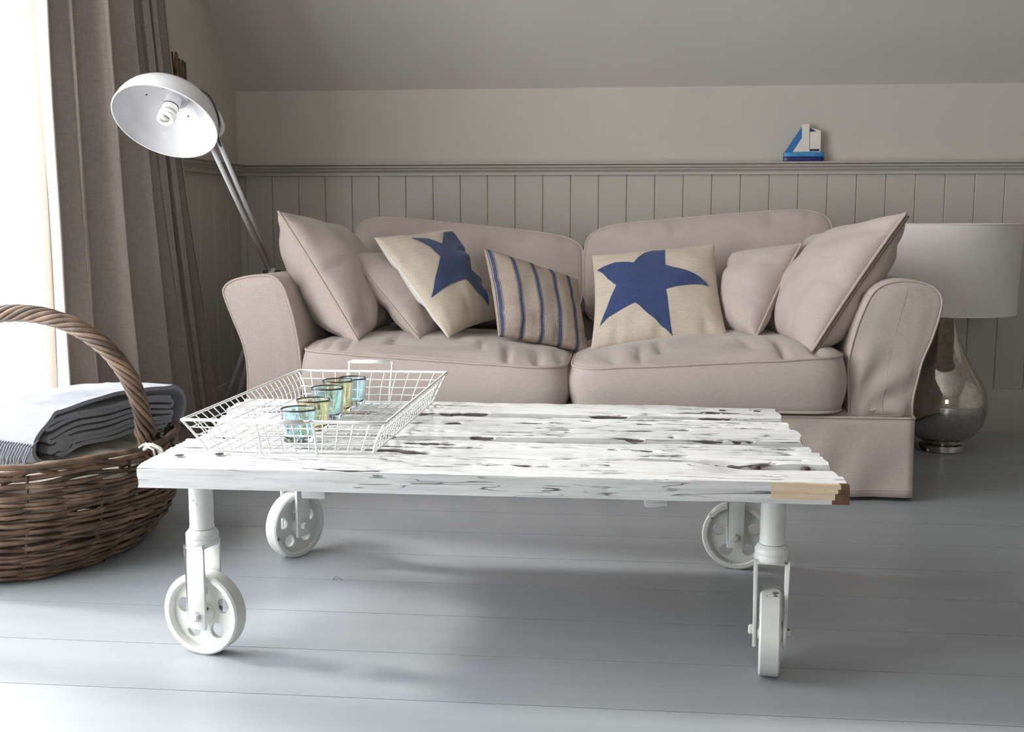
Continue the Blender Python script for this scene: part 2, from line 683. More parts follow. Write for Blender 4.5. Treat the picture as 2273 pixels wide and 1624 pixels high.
# ceiling: slope and flat, with thickness
pts = [(0.12, KN - 0.12 * 1.03), (CY, CH), (FY - 0.1, CH)]
mb = MB()
vs = []
for x in (-1.9, XR + 0.1):
    vs += [V((x, a, b)) for a, b in pts] + [V((x, a + (0.08 if i < 2 else 0), b + 0.1)) for i, (a, b) in enumerate(pts)]
fs = [(0, 1, 4, 3), (1, 2, 5, 4), (6, 9, 10, 7), (7, 10, 11, 8), (0, 6, 7, 1), (1, 7, 8, 2), (3, 4, 10, 9), (4, 5, 11, 10), (0, 3, 9, 6), (2, 8, 11, 5)]
mb.add(vs, fs)
ceil = mb.build('ceiling', 'ceiling_paint')
tag(ceil, 'sloping attic ceiling above the sofa wall', 'ceiling', kind='structure')


# windows
def window(name, label, frame_boxes, panes):
    mb = MB()
    for b in frame_boxes:
        mb.box(*b)
    o = mb.build(name, 'white_frame', bevel=0.004)
    tag(o, label, 'window', kind='structure')
    for b in panes:
        MB().box(*b).build('pane', 'pane_glass', o)
    return o


fb, pn = [], []
x0, x1 = WX - 0.05, WX
fb += [(x0, x1, WY0, WY1, 0, 0.05), (x0, x1, WY0, WY1, WZ1 - 0.05, WZ1), (x0, x1, WY0, WY0 + 0.04, 0.05, WZ1 - 0.05),
       (x0, x1, WY1 - 0.05, WY1, 0.05, WZ1 - 0.05)]
nl = 4
lw = (WY1 - WY0 - 0.09) / nl
for i in range(nl):
    a = WY0 + 0.04 + lw * i
    if i:
        fb.append((x0, x1, a - 0.03, a + 0.03, 0.05, WZ1 - 0.05))
    pn.append((x0 + 0.02, x0 + 0.026, a + (0.03 if i else 0), a + lw - (0.03 if i < nl - 1 else 0), 0.05, WZ1 - 0.05))
window('window_1', 'tall bright glazed doors at the left edge behind the curtain', fb, pn)
fb = [(FW0, FW1, FY - 0.1, FY - 0.05, FZ0, FZ0 + 0.05), (FW0, FW1, FY - 0.1, FY - 0.05, FZ1 - 0.05, FZ1),
      (FW0, FW0 + 0.05, FY - 0.1, FY - 0.05, FZ0 + 0.05, FZ1 - 0.05), (FW1 - 0.05, FW1, FY - 0.1, FY - 0.05, FZ0 + 0.05, FZ1 - 0.05),
      ((FW0 + FW1) / 2 - 0.025, (FW0 + FW1) / 2 + 0.025, FY - 0.1, FY - 0.05, FZ0 + 0.05, FZ1 - 0.05)]
cx = (FW0 + FW1) / 2
pn = [(FW0 + 0.05, cx - 0.025, FY - 0.078, FY - 0.072, FZ0 + 0.05, FZ1 - 0.05), (cx + 0.025, FW1 - 0.05, FY - 0.078, FY - 0.072, FZ0 + 0.05, FZ1 - 0.05)]
window('window_2', 'window in the wall behind the camera', fb, pn)

# ================================================================== sofa
SO = V((-0.15, -0.55, 0))
sofa = empty('sofa', SO)
tag(sofa, 'beige linen two seat sofa with loose slipcover and flared arms', 'sofa')
L = 'sofa_linen'
YF = -0.99      # front of the arms


def px2xz(lst, y):
    return [(p.x, p.z) for p in (aty(a, b, y) for a, b in lst)]


def smooth_poly(pts, n=4, closed=True):
    """Catmull-Rom through points"""
    out = []
    m = len(pts)
    for i in range(m if closed else m - 1):
        if closed:
            p = [pts[(i + k - 1) % m] for k in range(4)]
        else:
            p = [pts[max(0, min(m - 1, i + k - 1))] for k in range(4)]
        for k in range(n):
            tt = k / n
            q = []
            for c_ in range(len(p[0])):
                a0, a1, a2, a3 = (pp[c_] for pp in p)
                q.append(0.5 * (2 * a1 + (a2 - a0) * tt + (2 * a0 - 5 * a1 + 4 * a2 - a3) * tt * tt + (3 * a1 - a0 - 3 * a2 + a3) * tt ** 3))
            out.append(tuple(q))
    if not closed:
        out.append(tuple(pts[-1]))
    return out


def arm(pxs, name, side):
    prof = smooth_poly(px2xz(pxs, YF), 5, closed=False)
    n = len(prof)
    ny = 26
    vs, fs = [], []
    yb = -0.10
    cxm = sum(p[0] for p in prof) / n
    czm = sum(p[1] for p in prof) / n
    # front rows are rounded over
    rows = [(YF, 0.955), (YF - 0.004, 0.975), (YF + 0.004, 0.992), (YF + 0.016, 1.0)]
    rows = [(YF - 0.010, 0.90), (YF - 0.009, 0.94), (YF - 0.005, 0.972), (YF + 0.003, 0.992), (YF + 0.016, 1.0)]
    rows += [(YF + 0.016 + (yb - YF - 0.016) * k / ny, 1.0) for k in range(1, ny + 1)]
    for j, (yy, sc) in enumerate(rows):
        for i, (a, b) in enumerate(prof):
            da = a - cxm
            px = cxm + da * sc if sc < 1 else a
            pz = czm + (b - czm) * sc if sc < 1 else b
            tp_ = 0.045 * max(0.0, (yy - YF) / 0.9) * sstep(0.3, 0.5, pz)
            q = V((px - side * tp_, yy, max(pz, 0.205)))
            wob = 0.006 * nz(q.x * 5, q.y * 4, q.z * 6 + side * 7)
            # drag folds pulling down towards the lower back corner of the front panel
            if side > 0:
                k = (q.x - 0.66) * 8 + (q.z - 0.3) * -15
                wob += 0.003 * math.sin(k * 3.2) * sstep(0.42, 0.27, q.z) * sstep(0.60, 0.70, q.x)
            q += V((wob * 0.6 * (1 if a > cxm else -1), -abs(wob) * 0.6 if j < 6 else 0, wob * 0.5 if b > czm else 0))
            vs.append(q)
    m = len(rows)
    for j in range(m - 1):
        for i in range(n - 1):
            fs.append((j * n + i, j * n + i + 1, (j + 1) * n + i + 1, (j + 1) * n + i))
        fs.append((j * n + n - 1, j * n, (j + 1) * n, (j + 1) * n + n - 1))
    # front cap as rings towards the centre line
    fr = [vs[i].copy() for i in range(n)]
    base = len(vs)
    fs_cap = []
    rings = 10
    zs = [p[1] for p in prof]
    zmin, zmax = min(zs), max(zs)
    xbot = (prof[0][0] + prof[-1][0]) / 2
    xtop = prof[zs.index(zmax)][0]
    ox, oz = prof[0][0] + 0.012, 0.235
    for k in range(1, rings + 1):
        sc = 1 - k / rings
        for i in range(n):
            zz = fr[i].z
            f_ = (zz - zmin) / (zmax - zmin)
            tgt = V((xbot + (xtop - xbot) * f_ ** 1.6, fr[i].y, zmin + (zmax - zmin) * (0.04 + 0.9 * f_)))
            q = tgt.lerp(fr[i], sc)
            if side > 0:
                r_ = math.hypot(q.x - ox, q.z - oz)
                a_ = math.atan2(q.z - oz, q.x - ox)
                q.y -= 0.013 * (0.5 + 0.5 * math.sin(a_ * 9 + r_ * 10)) * sstep(0.0, 0.05, r_) * sstep(0.24, 0.10, r_) * sstep(1.0, 0.75, sc)
            q.y -= 0.004 * sstep(1.0, 0.5, sc)
            vs.append(q)
    for k in range(rings):
        o0 = 0 if k == 0 else base + (k - 1) * n
        o1 = base + k * n
        for i in range(n):
            i2 = (i + 1) % n
            fs_cap.append((o0 + i, o1 + i, o1 + i2, o0 + i2))
    fs += fs_cap
    fs.append(tuple((m - 1) * n + i for i in range(n)))
    a = MB().add(vs, fs).build('arm', L, sofa, smooth=True, angle=60)
    # piping round the front panel
    pp = [vs[2 * n + i] + V((0, -0.003, 0)) for i in range(n)]
    MB().tube(pp, 0.0035, 6).build('piping', 'tan_pipe', a, smooth=True)
    return a


arm([(1880, 945), (1878, 850), (1880, 800), (1893, 745), (1913, 690), (1936, 648), (1965, 628), (2000, 621), (2035, 622), (2068, 632), (2087, 650),
     (2091, 673), (2083, 710), (2068, 752), (2046, 802), (2034, 850), (2027, 899), (2024, 945)], 'arm', 1)
arm([(552, 915), (552, 860), (551, 826), (546, 786), (535, 748), (517, 704), (498, 655), (497, 638), (510, 624), (535, 615), (568, 610), (605, 611),
     (630, 633), (648, 680), (662, 735), (670, 790), (672, 850), (672, 915)], 'arm', -1)
# base box, front rail and back
MB().box(-1.055, 0.76, -1.005, -0.08, 0.06, 0.235).build('base', L, sofa, bevel=0.015)
prof = [(-0.30, 0.2), (-0.275, 0.55), (-0.245, 0.66), (-0.21, 0.685), (-0.13, 0.675), (-0.10, 0.64), (-0.085, 0.2)]
mb = MB()
n = len(prof)
xs = [-0.98 + 1.68 * k / 30 for k in range(31)]
vs = [V((x, a + 0.01 * nz(x * 3, b * 3), b + 0.012 * nz(x * 2.5, 3.3) - (0.03 * sstep(-0.5, -0.15, x) * sstep(0.25, -0.15, x) if b > 0.5 else 0))) for x in xs for a, b in prof]
fs = [(j * n + i, j * n + (i + 1) % n, (j + 1) * n + (i + 1) % n, (j + 1) * n + i) for j in range(30) for i in range(n)]
fs += [tuple(range(n)), tuple(30 * n + i for i in range(n))]
mb.add(vs, fs).build('back', L, sofa, smooth=True, subd=1)
# skirt: a loose hanging panel round front and ends
mb = MB()
path = []
sx0, sx1, sy0, sy1 = -1.066, 0.775, -1.033, -0.10
for k in range(20):
    path.append((V((sx0, sy1 + (sy0 - sy1) * k / 20, 0)), V((-1, 0, 0))))
for k in range(121):
    path.append((V((sx0 + (sx1 - sx0) * k / 120, sy0, 0)), V((0, -1, 0))))
for k in range(1, 21):
    path.append((V((sx1, sy0 + (sy1 - sy0) * k / 20, 0)), V((1, 0, 0))))
n = 12
vs = []
for i, (p, d) in enumerate(path):
    for k in range(n):
        z = 0.226 - (0.226 - 0.012) * k / (n - 1)
        fl = k / (n - 1)
        s_ = i / 6.0
        wob = 0.010 * nz(s_ * 0.8 + fl * 1.3, 1.7, fl * 0.5) * (0.2 + fl) + 0.010 * math.sin(s_ * 4.2 + fl * 4.5 + 3.0 * nz(s_ * 0.5, 2.2)) * fl * (0.75 + 0.6 * nz(s_ * 0.3, 7.7))
        q = p + d * (0.004 + 0.010 * fl + wob) + V((0, 0, z + 0.003 * nz(s_, 9) * fl))
        vs.append(q)
m = len(path)
fs = [(i * n + k, (i + 1) * n + k, (i + 1) * n + k + 1, i * n + k + 1) for i in range(m - 1) for k in range(n - 1)]
sk = MB().add(vs, fs).build('skirt', L, sofa, smooth=True, solid=0.003)
MB().tube([vs[i * n] + path[i][1] * 0.002 for i in range(m)], 0.0035, 6).build('piping', 'tan_pipe', sk, smooth=True)
MB().tube([vs[i * n + n - 2] + path[i][1] * 0.002 for i in range(m)], 0.0012, 5).build('hem_stitch', 'tan_pipe', sk, smooth=True)
for fx in (-1.02, 0.70):
    for fy in (-0.93, -0.17):
        MB().lathe([(0.018, 0.0), (0.026, 0.065)], 16, Matrix.Translation((fx, fy, 0))).build('foot', 'dark_foot', sofa)


def rsq(a, p):
    """point on the superellipse of power p"""
    c_, s_ = math.cos(a), math.sin(a)
    return (math.copysign(abs(c_) ** (2 / p), c_), math.copysign(abs(s_) ** (2 / p), s_))


def box_cushion(name, corner, axis, T, crown, bulge, parent, mat, p=7, n=340, seamfn=None, wrinkle=None, pipes=True, seed=0, back_crown=None):
    """boxed cushion: corner(s,t) base plane point, axis the thickness direction"""
    vs, fs = [], []
    ctr = corner(0, 0)
    ring = [rsq(2 * math.pi * (i + 0.5) / n, p) for i in range(n)]
    bc = crown * 0.35 if back_crown is None else back_crown
    spec = []
    for k in range(9):            # bottom face from the centre out
        q = (k + 0.6) / 9.0
        q = 1 - (1 - q) ** 1.3
        spec.append((q * 0.985, 'b', q))
    for k in range(9):            # side
        q = k / 8
        spec.append((1.0, 's', q))
    for k in range(22):
        q = 1 - (k + 1) / 22.6
        spec.append((1 - (1 - q) ** 1.25 if q > 0 else 0, 't', q))
    seamA = seamB = None
    for sc, kind, q in spec:
        row = []
        for (s, t_) in ring:
            S, T_ = s * sc, t_ * sc
            base = corner(S, T_)
            sm = seamfn(S, T_) if seamfn else 0.0
            e = 0.0
            if kind == 'b':
                h = -bc * (1 - sc ** 2) 
                h = h * 1.0
            elif kind == 's':
                h = q * (T + sm)
                out = (corner(s * 1.01, t_ * 1.01) - corner(s, t_))
                if out.length > 1e-9:
                    base = base + out.normalized() * (bulge * math.sin(math.pi * q) + 0.003 * nz(base.x * 9, base.z * 9 + base.y * 9, q * 2 + seed))
            else:
                k2 = max(0.0, 1 - sc ** 2.2)
                h = T + sm + crown * k2 ** 0.62
                if wrinkle:
                    h += wrinkle(S, T_, sc)
            row.append(base + axis * h)
        vs += row
        if kind == 's' and q == 0:
            seamA = row
        if kind == 's' and q == 1:
            seamB = row
    m = len(spec)
    for j in range(m - 1):
        for i in range(n):
            fs.append((j * n + i, j * n + (i + 1) % n, (j + 1) * n + (i + 1) % n, (j + 1) * n + i))
    fs.append(tuple(range(n)))
    fs.append(tuple((m - 1) * n + i for i in range(n)))
    o = MB().add(vs, fs).build(name, mat, parent, smooth=True)
    if pipes:
        for row in (seamA, seamB):
            MB().tube([q for q in row], 0.0042, 6, closed=True).build('piping', 'tan_pipe', o, smooth=True)
    return o


def bil(P00, P10, P11, P01):
    def f(s, t_):
        u, v_ = (s + 1) / 2, (t_ + 1) / 2
        return (P00 * (1 - u) + P10 * u) * (1 - v_) + (P01 * (1 - u) + P11 * u) * v_
    return f


ZUP = V((0, 0, 1))


def seat(x0, x1, inner, seed):
    yf, yb_ = -1.055, -0.40
    fn0 = bil(V((x0, yf, 0.240)), V((x1, yf, 0.240)), V((x1, yb_, 0.240)), V((x0, yb_, 0.240)))

    def sm(s, t_):
        e = s * inner           # +1 at the sofa's middle
        return 0.030 * sstep(0.6, -1.1, e) - 0.008 * sstep(0.3, 1, e) + 0.004 * nz(s * 3, t_ * 3, seed)

    def wr(s, t_, sc):
        fr = sstep(-0.15, -0.8, t_) * sstep(1.0, 0.93, sc)
        k = s * 11 + 3.0 * nz(s * 2.5, seed + 5) + 0.8 * t_
        ridge = max(0.0, math.sin(k * 2.6)) ** 3
        return (-0.020 * ridge * fr * (0.35 + 0.65 * (0.5 + 0.5 * nz(s * 4, seed * 3.1)))
                + 0.006 * nz(s * 5, t_ * 4, seed))
    return box_cushion('seat_cushion', fn0, ZUP, 0.118, 0.048, 0.016, sofa, L, p=9, seamfn=sm, wrinkle=wr, seed=seed)


seat(-0.898, -0.152, 1, 1)
seat(-0.143, 0.597, -1, 2)


def backc(pTL, pTR, seed):
    """back cushion from the pixels of its top corners, resting on the seat"""
    tl, tr_ = aty(*pTL, -0.36), aty(*pTR, -0.36)
    bl_, br_ = V((tl.x, -0.50, 0.40)), V((tr_.x, -0.50, 0.40))
    off = V((0, 0.02, 0))
    fn0 = bil(bl_ + V((0, .12, 0)), br_ + V((0, .12, 0)), tr_ + V((0, .12, 0)), tl + V((0, .12, 0)))
    ax = (br_ - bl_).cross(tl - bl_).normalized()
    if ax.y > 0:
        ax = -ax

    def wr(s, t_, sc):
        return 0.007 * nz(s * 4, t_ * 3, seed) - 0.005 * max(0, math.sin(s * 17 + 2 * nz(s * 3, seed))) ** 6 * sstep(0.3, 0.9, t_) * sstep(1, .9, sc)
    return box_cushion('back_cushion', fn0, ax, 0.10, 0.045, 0.012, sofa, L, p=6, wrinkle=wr, seed=seed)


backc((788, 500), (1296, 552), 3)
backc((1298, 533), (1850, 488), 4)


# ================================================================== loose cushions
def pillow(name, P, TF, TB, mat, label, back_mat=None, n=44, pinch=0.07, seed=0, pow_=0.85, wr=0.009, crease=0.012, pipe=None, zipper=None, group=None, bend=0.0, cat='cushion'):
    """P = TL, TR, BR, BL world corners; TF bulge on the seen side, TB behind"""
    TL, TR, BR, BL = P
    nn = (TR - TL + BR - BL).cross(TL - BL + TR - BR).normalized()
    ctr = (TL + TR + BR + BL) / 4
    if nn.dot(CO - ctr) < 0:
        nn = -nn

    def surf(s, t_, side):
        """s, t_ in -1..1 (t_=1 top)"""
        s2 = s * (1 - pinch * (1 - t_ * t_))
        t2 = t_ * (1 - pinch * (1 - s * s))
        u, v_ = (s2 + 1) / 2, (t2 + 1) / 2
        q = (BL * (1 - u) + BR * u) * (1 - v_) + (TL * (1 - u) + TR * u) * v_
        k = max(0.0, (1 - s * s)) * max(0.0, (1 - t_ * t_))
        h = k ** (pow_ * 0.5)
        th = TF if side > 0 else TB
        edge = min(1.0, k * 3)
        d = th * h
        d += wr * nz(s * 2.3 + seed * 3.7, t_ * 2.3, side * 5 + seed) * edge ** 0.5
        # puckers that run in from the edges
        d -= crease * max(0, math.sin(s * 9 + seed * 2 + 2 * nz(s * 2, seed))) ** 4 * math.exp(-((1 + t_) / 0.35) ** 2) * edge ** .5
        d -= crease * max(0, math.sin(t_ * 8 + seed + 2 * nz(t_ * 2, seed + 4))) ** 4 * math.exp(-((1 - abs(s)) / 0.3) ** 2) * edge ** .5
        return q + nn * (side * d + bend * (1 - s * s) * (1 - t_ * t_))

    mb = MB()
    prm = [math.sin(math.pi / 2 * (2 * i / n - 1)) for i in range(n + 1)]
    vs, fs, mi = [], [], []
    idx = {}
    for side in (1, -1):
        for j in range(n + 1):
            for i in range(n + 1):
                bd = i in (0, n) or j in (0, n)
                if side < 0 and bd:
                    idx[(side, i, j)] = idx[(1, i, j)]
                    continue
                idx[(side, i, j)] = len(mb.v)
                mb.uv[len(mb.v)] = ((prm[i] + 1) / 2, (prm[j] + 1) / 2)
                mb.v.append(surf(prm[i], prm[j], side))
        for j in range(n):
            for i in range(n):
                q = (idx[(side, i, j)], idx[(side, i + 1, j)], idx[(side, i + 1, j + 1)], idx[(side, i, j + 1)])
                mb.f.append(q if side > 0 else q[::-1])
                mb.mi.append(0 if side > 0 or not back_mat else 1)
    o = mb.build(name, [mat] + ([back_mat] if back_mat else []), smooth=True)
    tag(o, label, cat, group)
    if pipe:
        loop = [surf(prm[i], -1, 1) for i in range(n)] + [surf(1, prm[j], 1) for j in range(n)] + [surf(prm[i], 1, 1) for i in range(n, 0, -1)] + [surf(-1, prm[j], 1) for j in range(n, 0, -1)]
        MB().tube(loop, 0.0042, 6, closed=True).build('piping', pipe, o, smooth=True)
    if zipper:
        e = [surf(1 if zipper > 0 else -1, prm[j], 1) - nn * 0.010 for j in range(2, n - 1)]
        z = MB().tube(e, 0.0045, 6).build('zip', 'zip_brown', o, smooth=True)
        q = surf(1 if zipper > 0 else -1, -1, 1)
        MB().box(q.x + 0.006, q.x + 0.009, q.y - 0.008, q.y - 0.003, q.z - 0.02, q.z + 0.01).build('zip_pull', 'zip_brown', z)
    return o, surf


def proj(p):
    d = p - CO
    z = d.dot(FW)
    return V((IMW / 2 + F * d.dot(RT) / z, IMH / 2 - F * d.dot(UP) / z))


def surf_uv(surf, q):
    """(s,t) of the cushion surface point seen at pixel q"""
    s = t_ = 0.0
    q = V(q)
    for _ in range(160):
        e = 0.01
        f = proj(surf(s, t_, 1)) - q
        du = (proj(surf(min(1, s + e), t_, 1)) - proj(surf(max(-1, s - e), t_, 1))) / (min(1, s + e) - max(-1, s - e))
        dv = (proj(surf(s, min(1, t_ + e), 1)) - proj(surf(s, max(-1, t_ - e), 1))) / (min(1, t_ + e) - max(-1, t_ - e))
        det = du.x * dv.y - du.y * dv.x
        if abs(det) < 1e-6:
            break
        s = max(-0.965, min(0.965, s - 0.3 * (f.x * dv.y - f.y * dv.x) / det))
        t_ = max(-0.965, min(0.965, t_ - 0.3 * (du.x * f.y - du.y * f.x) / det))
    return s, t_


def star_patch(o, surf, quad, pts, lim=0.985):
    poly = [surf_uv(surf, p) for p in pts]
    poly = [(max(-lim, min(lim, a)), max(-lim, min(lim, b))) for a, b in poly]
    vs, fs = curve_mesh([poly], 0.0)
    bm = bmesh.new()
    bv = [bm.verts.new((p.x, p.y, 0)) for p in vs]
    for f in fs:
        try:
            bm.faces.new([bv[i] for i in f])
        except ValueError:
            pass
    bmesh.ops.remove_doubles(bm, verts=bm.verts, dist=1e-5)
    bmesh.ops.triangulate(bm, faces=bm.faces)
    for _ in range(7):
        es = [e for e in bm.edges if e.calc_length() > 0.06]
        if not es:
            break
        bmesh.ops.subdivide_edges(bm, edges=es, cuts=1, use_grid_fill=False)
        bmesh.ops.triangulate(bm, faces=[f for f in bm.faces if len(f.verts) > 3])
    bm.verts.index_update()
    out = []
    for p in bm.verts:
        s, t_ = p.co.x, p.co.y
        a = surf(s, t_, 1)
        e = 0.004
        n_ = (surf(s + e, t_, 1) - surf(s - e, t_, 1)).cross(surf(s, t_ + e, 1) - surf(s, t_ - e, 1))
        n_ = n_.normalized() if n_.length > 1e-12 else V((0, -1, 0))
        if n_.dot(CO - a) < 0:
            n_ = -n_
        out.append(a + n_ * 0.0018)
    fs = [tuple(q.index for q in f.verts) for f in bm.faces]
    bm.free()
    st = MB().add(out, fs).build('star', 'star_blue', o, smooth=True)
    st['label'] = 'navy blue five pointed star'


def quad3(px, ys):
    return [aty(a, b, y_) for (a, b), y_ in zip(px, ys)]


# big end cushions: TL,TR,BR,BL with the near edge to the left (left one) or right (right one)
P = quad3([(618, 470), (770, 512), (866, 722), (795, 757)], [-0.93, -0.52, -0.55, -0.98])
pillow('scatter_cushion', P, 0.085, 0.135, L, 'large plain beige cushion leaning on the left arm of the sofa', seed=1, pipe='tan_pipe', pinch=0.05, crease=0.02, wr=0.014)
P = quad3([(1800, 530), (2011, 473), (1800, 783), (1693, 733)], [-0.52, -0.95, -1.0, -0.58])
pillow('scatter_cushion', P, 0.085, 0.125, L, 'large plain beige cushion with zip leaning on the right arm of the sofa', seed=2, pipe='tan_pipe', pinch=0.05, crease=0.02, wr=0.014, zipper=1)
P = quad3([(771, 565), (900, 560), (1010, 742), (930, 752)], [-0.80, -0.50, -0.56, -0.88])
pillow('scatter_cushion', P, 0.065, 0.06, L, 'small plain beige cushion behind the left star cushion', seed=3, pipe='tan_pipe', pinch=0.05)
P = quad3([(1625, 563), (1779, 541), (1678, 748), (1608, 742)], [-0.50, -0.68, -0.80, -0.60])
pillow('scatter_cushion', P, 0.085, 0.06, L, 'small plain beige cushion between star cushion and right zip cushion', seed=4, pipe='tan_pipe', pinch=0.05)
q4 = [(831, 527), (1003, 508), (1112, 705), (996, 750)]
P = quad3(q4, [-0.76, -0.52, -0.60, -0.88])
o, sf = pillow('star_cushion', P, 0.055, 0.06, 'star_canvas', 'cream cushion with blue star tilted beside the striped cushion', back_mat='star_back', seed=5, pinch=0.06)
star_patch(o, sf, q4, [(912, 529), (950, 530), (981, 541), (984, 516), (1003, 514), (1020, 535), (1040, 560), (1062, 582), (1074, 615), (1081, 650), (1084, 680),
                       (1066, 655), (1034, 619), (1000, 630), (957, 661), (966, 615), (977, 570), (955, 548), (930, 535)])
q4 = [(1074, 551), (1282, 620), (1306, 783), (1106, 746)]
P = quad3(q4, [-0.66, -0.58, -0.74, -0.84])
pillow('striped_cushion', P, 0.055, 0.05, 'ticking', 'beige cushion with dark blue vertical stripes', seed=6, pinch=0.045)
q4 = [(1314, 567), (1586, 542), (1617, 753), (1311, 776)]
P = quad3(q4, [-0.56, -0.54, -0.74, -0.78])
o, sf = pillow('star_cushion', P, 0.055, 0.05, 'star_canvas', 'cream cushion with blue star standing upright at the sofa middle', seed=7, pinch=0.055)
SP = [(155, 485), (250, 430), (390, 378), (520, 370), (640, 378), (700, 310), (790, 250), (900, 222), (1058, 217), (1055, 320), (1060, 410), (1250, 455),
      (1400, 500), (1520, 570), (1600, 640), (1640, 700), (1540, 670), (1400, 668), (1220, 690), (1070, 730), (1090, 850), (1110, 1050), (1130, 1220),
      (1158, 1355), (1000, 1210), (850, 1070), (720, 950), (655, 905), (560, 955), (430, 1030), (300, 1110), (190, 1225), (260, 1040), (330, 860),
      (410, 680), (300, 600), (230, 525)]
star_patch(o, sf, q4, [(1300 + a / 6.015, 520 + b / 6.015) for a, b in SP])

# ================================================================== coffee table
TZ0, TZ = 0.309, 0.345
TO = V((-0.23, -1.95, 0))
table = empty('coffee_table', TO)
tag(table, 'low coffee table of distressed white planks on iron wheels', 'table')


def plank(x0, x1, y0, y1, z0, z1, seed, rough=0.004, front=False, notch=None, gouges=()):
    nx = int((x1 - x0) / 0.0045)
    nt = max(8, int((y1 - y0) / 0.0038))
    rg = random.Random(seed * 13 + 5)
    cracks = []
    for _ in range(int((y1 - y0) * (70 if front else 190)) + 4):
        cracks.append((rg.uniform(x0 + 0.03, x1 - 0.05), rg.uniform(y0 + 0.012, y1 - 0.012), rg.uniform(0.012, 0.075), rg.uniform(0.0026, 0.0048), rg.uniform(0.006, 0.012)))
    if not front:
        for _ in range(5):
            cracks.append((rg.uniform(x0 + 0.1, x1 - 0.1), y0 + 0.001, rg.uniform(0.03, 0.08), 0.0035, 0.011))
    dark = []
    ns = 16 if front else 5
    vs, fs, mi = [], [], []
    ring = []
    for k in range(ns):
        ring.append((0, k / ns))           # front side, bottom to top
    for k in range(nt):
        ring.append((1, k / nt))           # top, front to back
    for k in range(ns):
        ring.append((2, k / ns))
    for k in range(3):
        ring.append((3, k / 3))
    n = len(ring)
    for i in range(nx + 1):
        u = i / nx
        for kind, q in ring:
            ck = 0.0
            ey = {0: 0.0, 1: q, 2: 1.0, 3: 1 - q}[kind] * (y1 - y0)
            ez = {0: q, 1: 1.0, 2: 1 - q, 3: 0.0}[kind]
            ex0 = x0 + (0.004 if front else 0.009) * nz(seed, ey * 22, ez * 1.5 + 1.1)
            ex1 = x1 + (0.004 if front else 0.009) * nz(seed, ey * 22, ez * 1.5 + 8.1) - 0.004 * (ez > 0.95)
            x = ex0 + (ex1 - ex0) * u
            ef = y0 + 0.0035 * nz(x * 6, seed, 0.3) + 0.0012 * nz(x * 40, seed)
            eb = y1 + 0.006 * nz(x * 5, seed, 5.3) - 0.002 + 0.0020 * nz(x * 35, seed, 2)
            if kind == 0:
                y, z = ef + 0.002 * nz(x * 12, q * 4, seed), z0 + (z1 - z0) * q
                if front:
                    y = y0 + 0.0015 * nz(x * 9, q * 4, seed)
            elif kind == 1:
                y, z = ef + (eb - ef) * q, z1
            elif kind == 2:
                y, z = eb, z1 + (z0 - z1) * q
            else:
                y, z = eb + (ef - eb) * q, z0
            if kind in (0, 1, 2) and z > (z0 + z1) / 2:
                yy = y * 1.0
                d = nz(x * 1.8, yy * 26, seed) + 0.6 * nz(x * 5, yy * 70, seed + 3) + 0.35 * nz(x * 14, yy * 130, seed + 7)
                ed = min(1, min(q, 1 - q) / 0.12) if kind == 1 else 0
                dz = rough * 0.55 * d - rough * 2.2 * max(0, nz(x * 1.3, yy * 42, seed + 11) - 0.22) ** 0.7
                if front and kind == 1:
                    dz *= 0.45
                z += dz - 0.0025 * (1 - ed) + (0.0015 * nz(x * 25, seed, 4) if kind != 1 else 0)
                for gx, gy, lx, ly, dep in gouges:
                    z -= dep * math.exp(-((x - gx) / lx) ** 4 - ((y - gy - 0.006 * nz(x * 9, seed)) / ly) ** 2)
                if kind == 1:
                    cd_ = 0.0
                    for gx, gy, lx, ly, dep in cracks:
                        if abs(x - gx) < lx * 1.4 and abs(y - gy) < ly * 4 + 0.012:
                            cd_ = max(cd_, dep * math.exp(-((x - gx) / lx) ** 4 - ((y - gy - 0.010 * nz(x * 7, gy * 50)) / (ly * (0.75 + 0.6 * nz(x * 60, gy * 90)))) ** 2))
                    z -= cd_
                    ck = cd_
                if notch:
                    z -= notch[1] * sstep(notch[0] - 0.05, notch[0] + 0.05, x) * (sstep(0.25, 0.5, q) if kind == 1 else (1 if kind == 2 else 0))
            vs.append(V((x, y, z)))
            dark.append(ck * 100)
    for i in range(nx):
        for k in range(n):
            k2 = (k + 1) % n
            fs.append((i * n + k, i * n + k2, (i + 1) * n + k2, (i + 1) * n + k))
            m_ = 0
            if front and ring[k][0] == 0:
                x = x0 + (x1 - x0) * i / nx
                hh = ring[k][1]
                if x > 0.236 and hh > 0.18:
                    m_ = 1
                if x > x1 - 0.030 + 0.016 * hh + 0.003 * nz(hh * 3, 3):
                    m_ = 2
            mi.append(m_)
    fs.append(tuple(range(n)))
    fs.append(tuple(nx * n + k for k in range(n)))
    mi += [0, 2 if front else 0]
    mb = MB()
    mb.v, mb.f, mb.mi, mb.attr = vs, fs, mi, dark
    return mb.build('plank', ['white_wood', 'bare_wood', 'dark_wood'], table, smooth=True, angle=50)


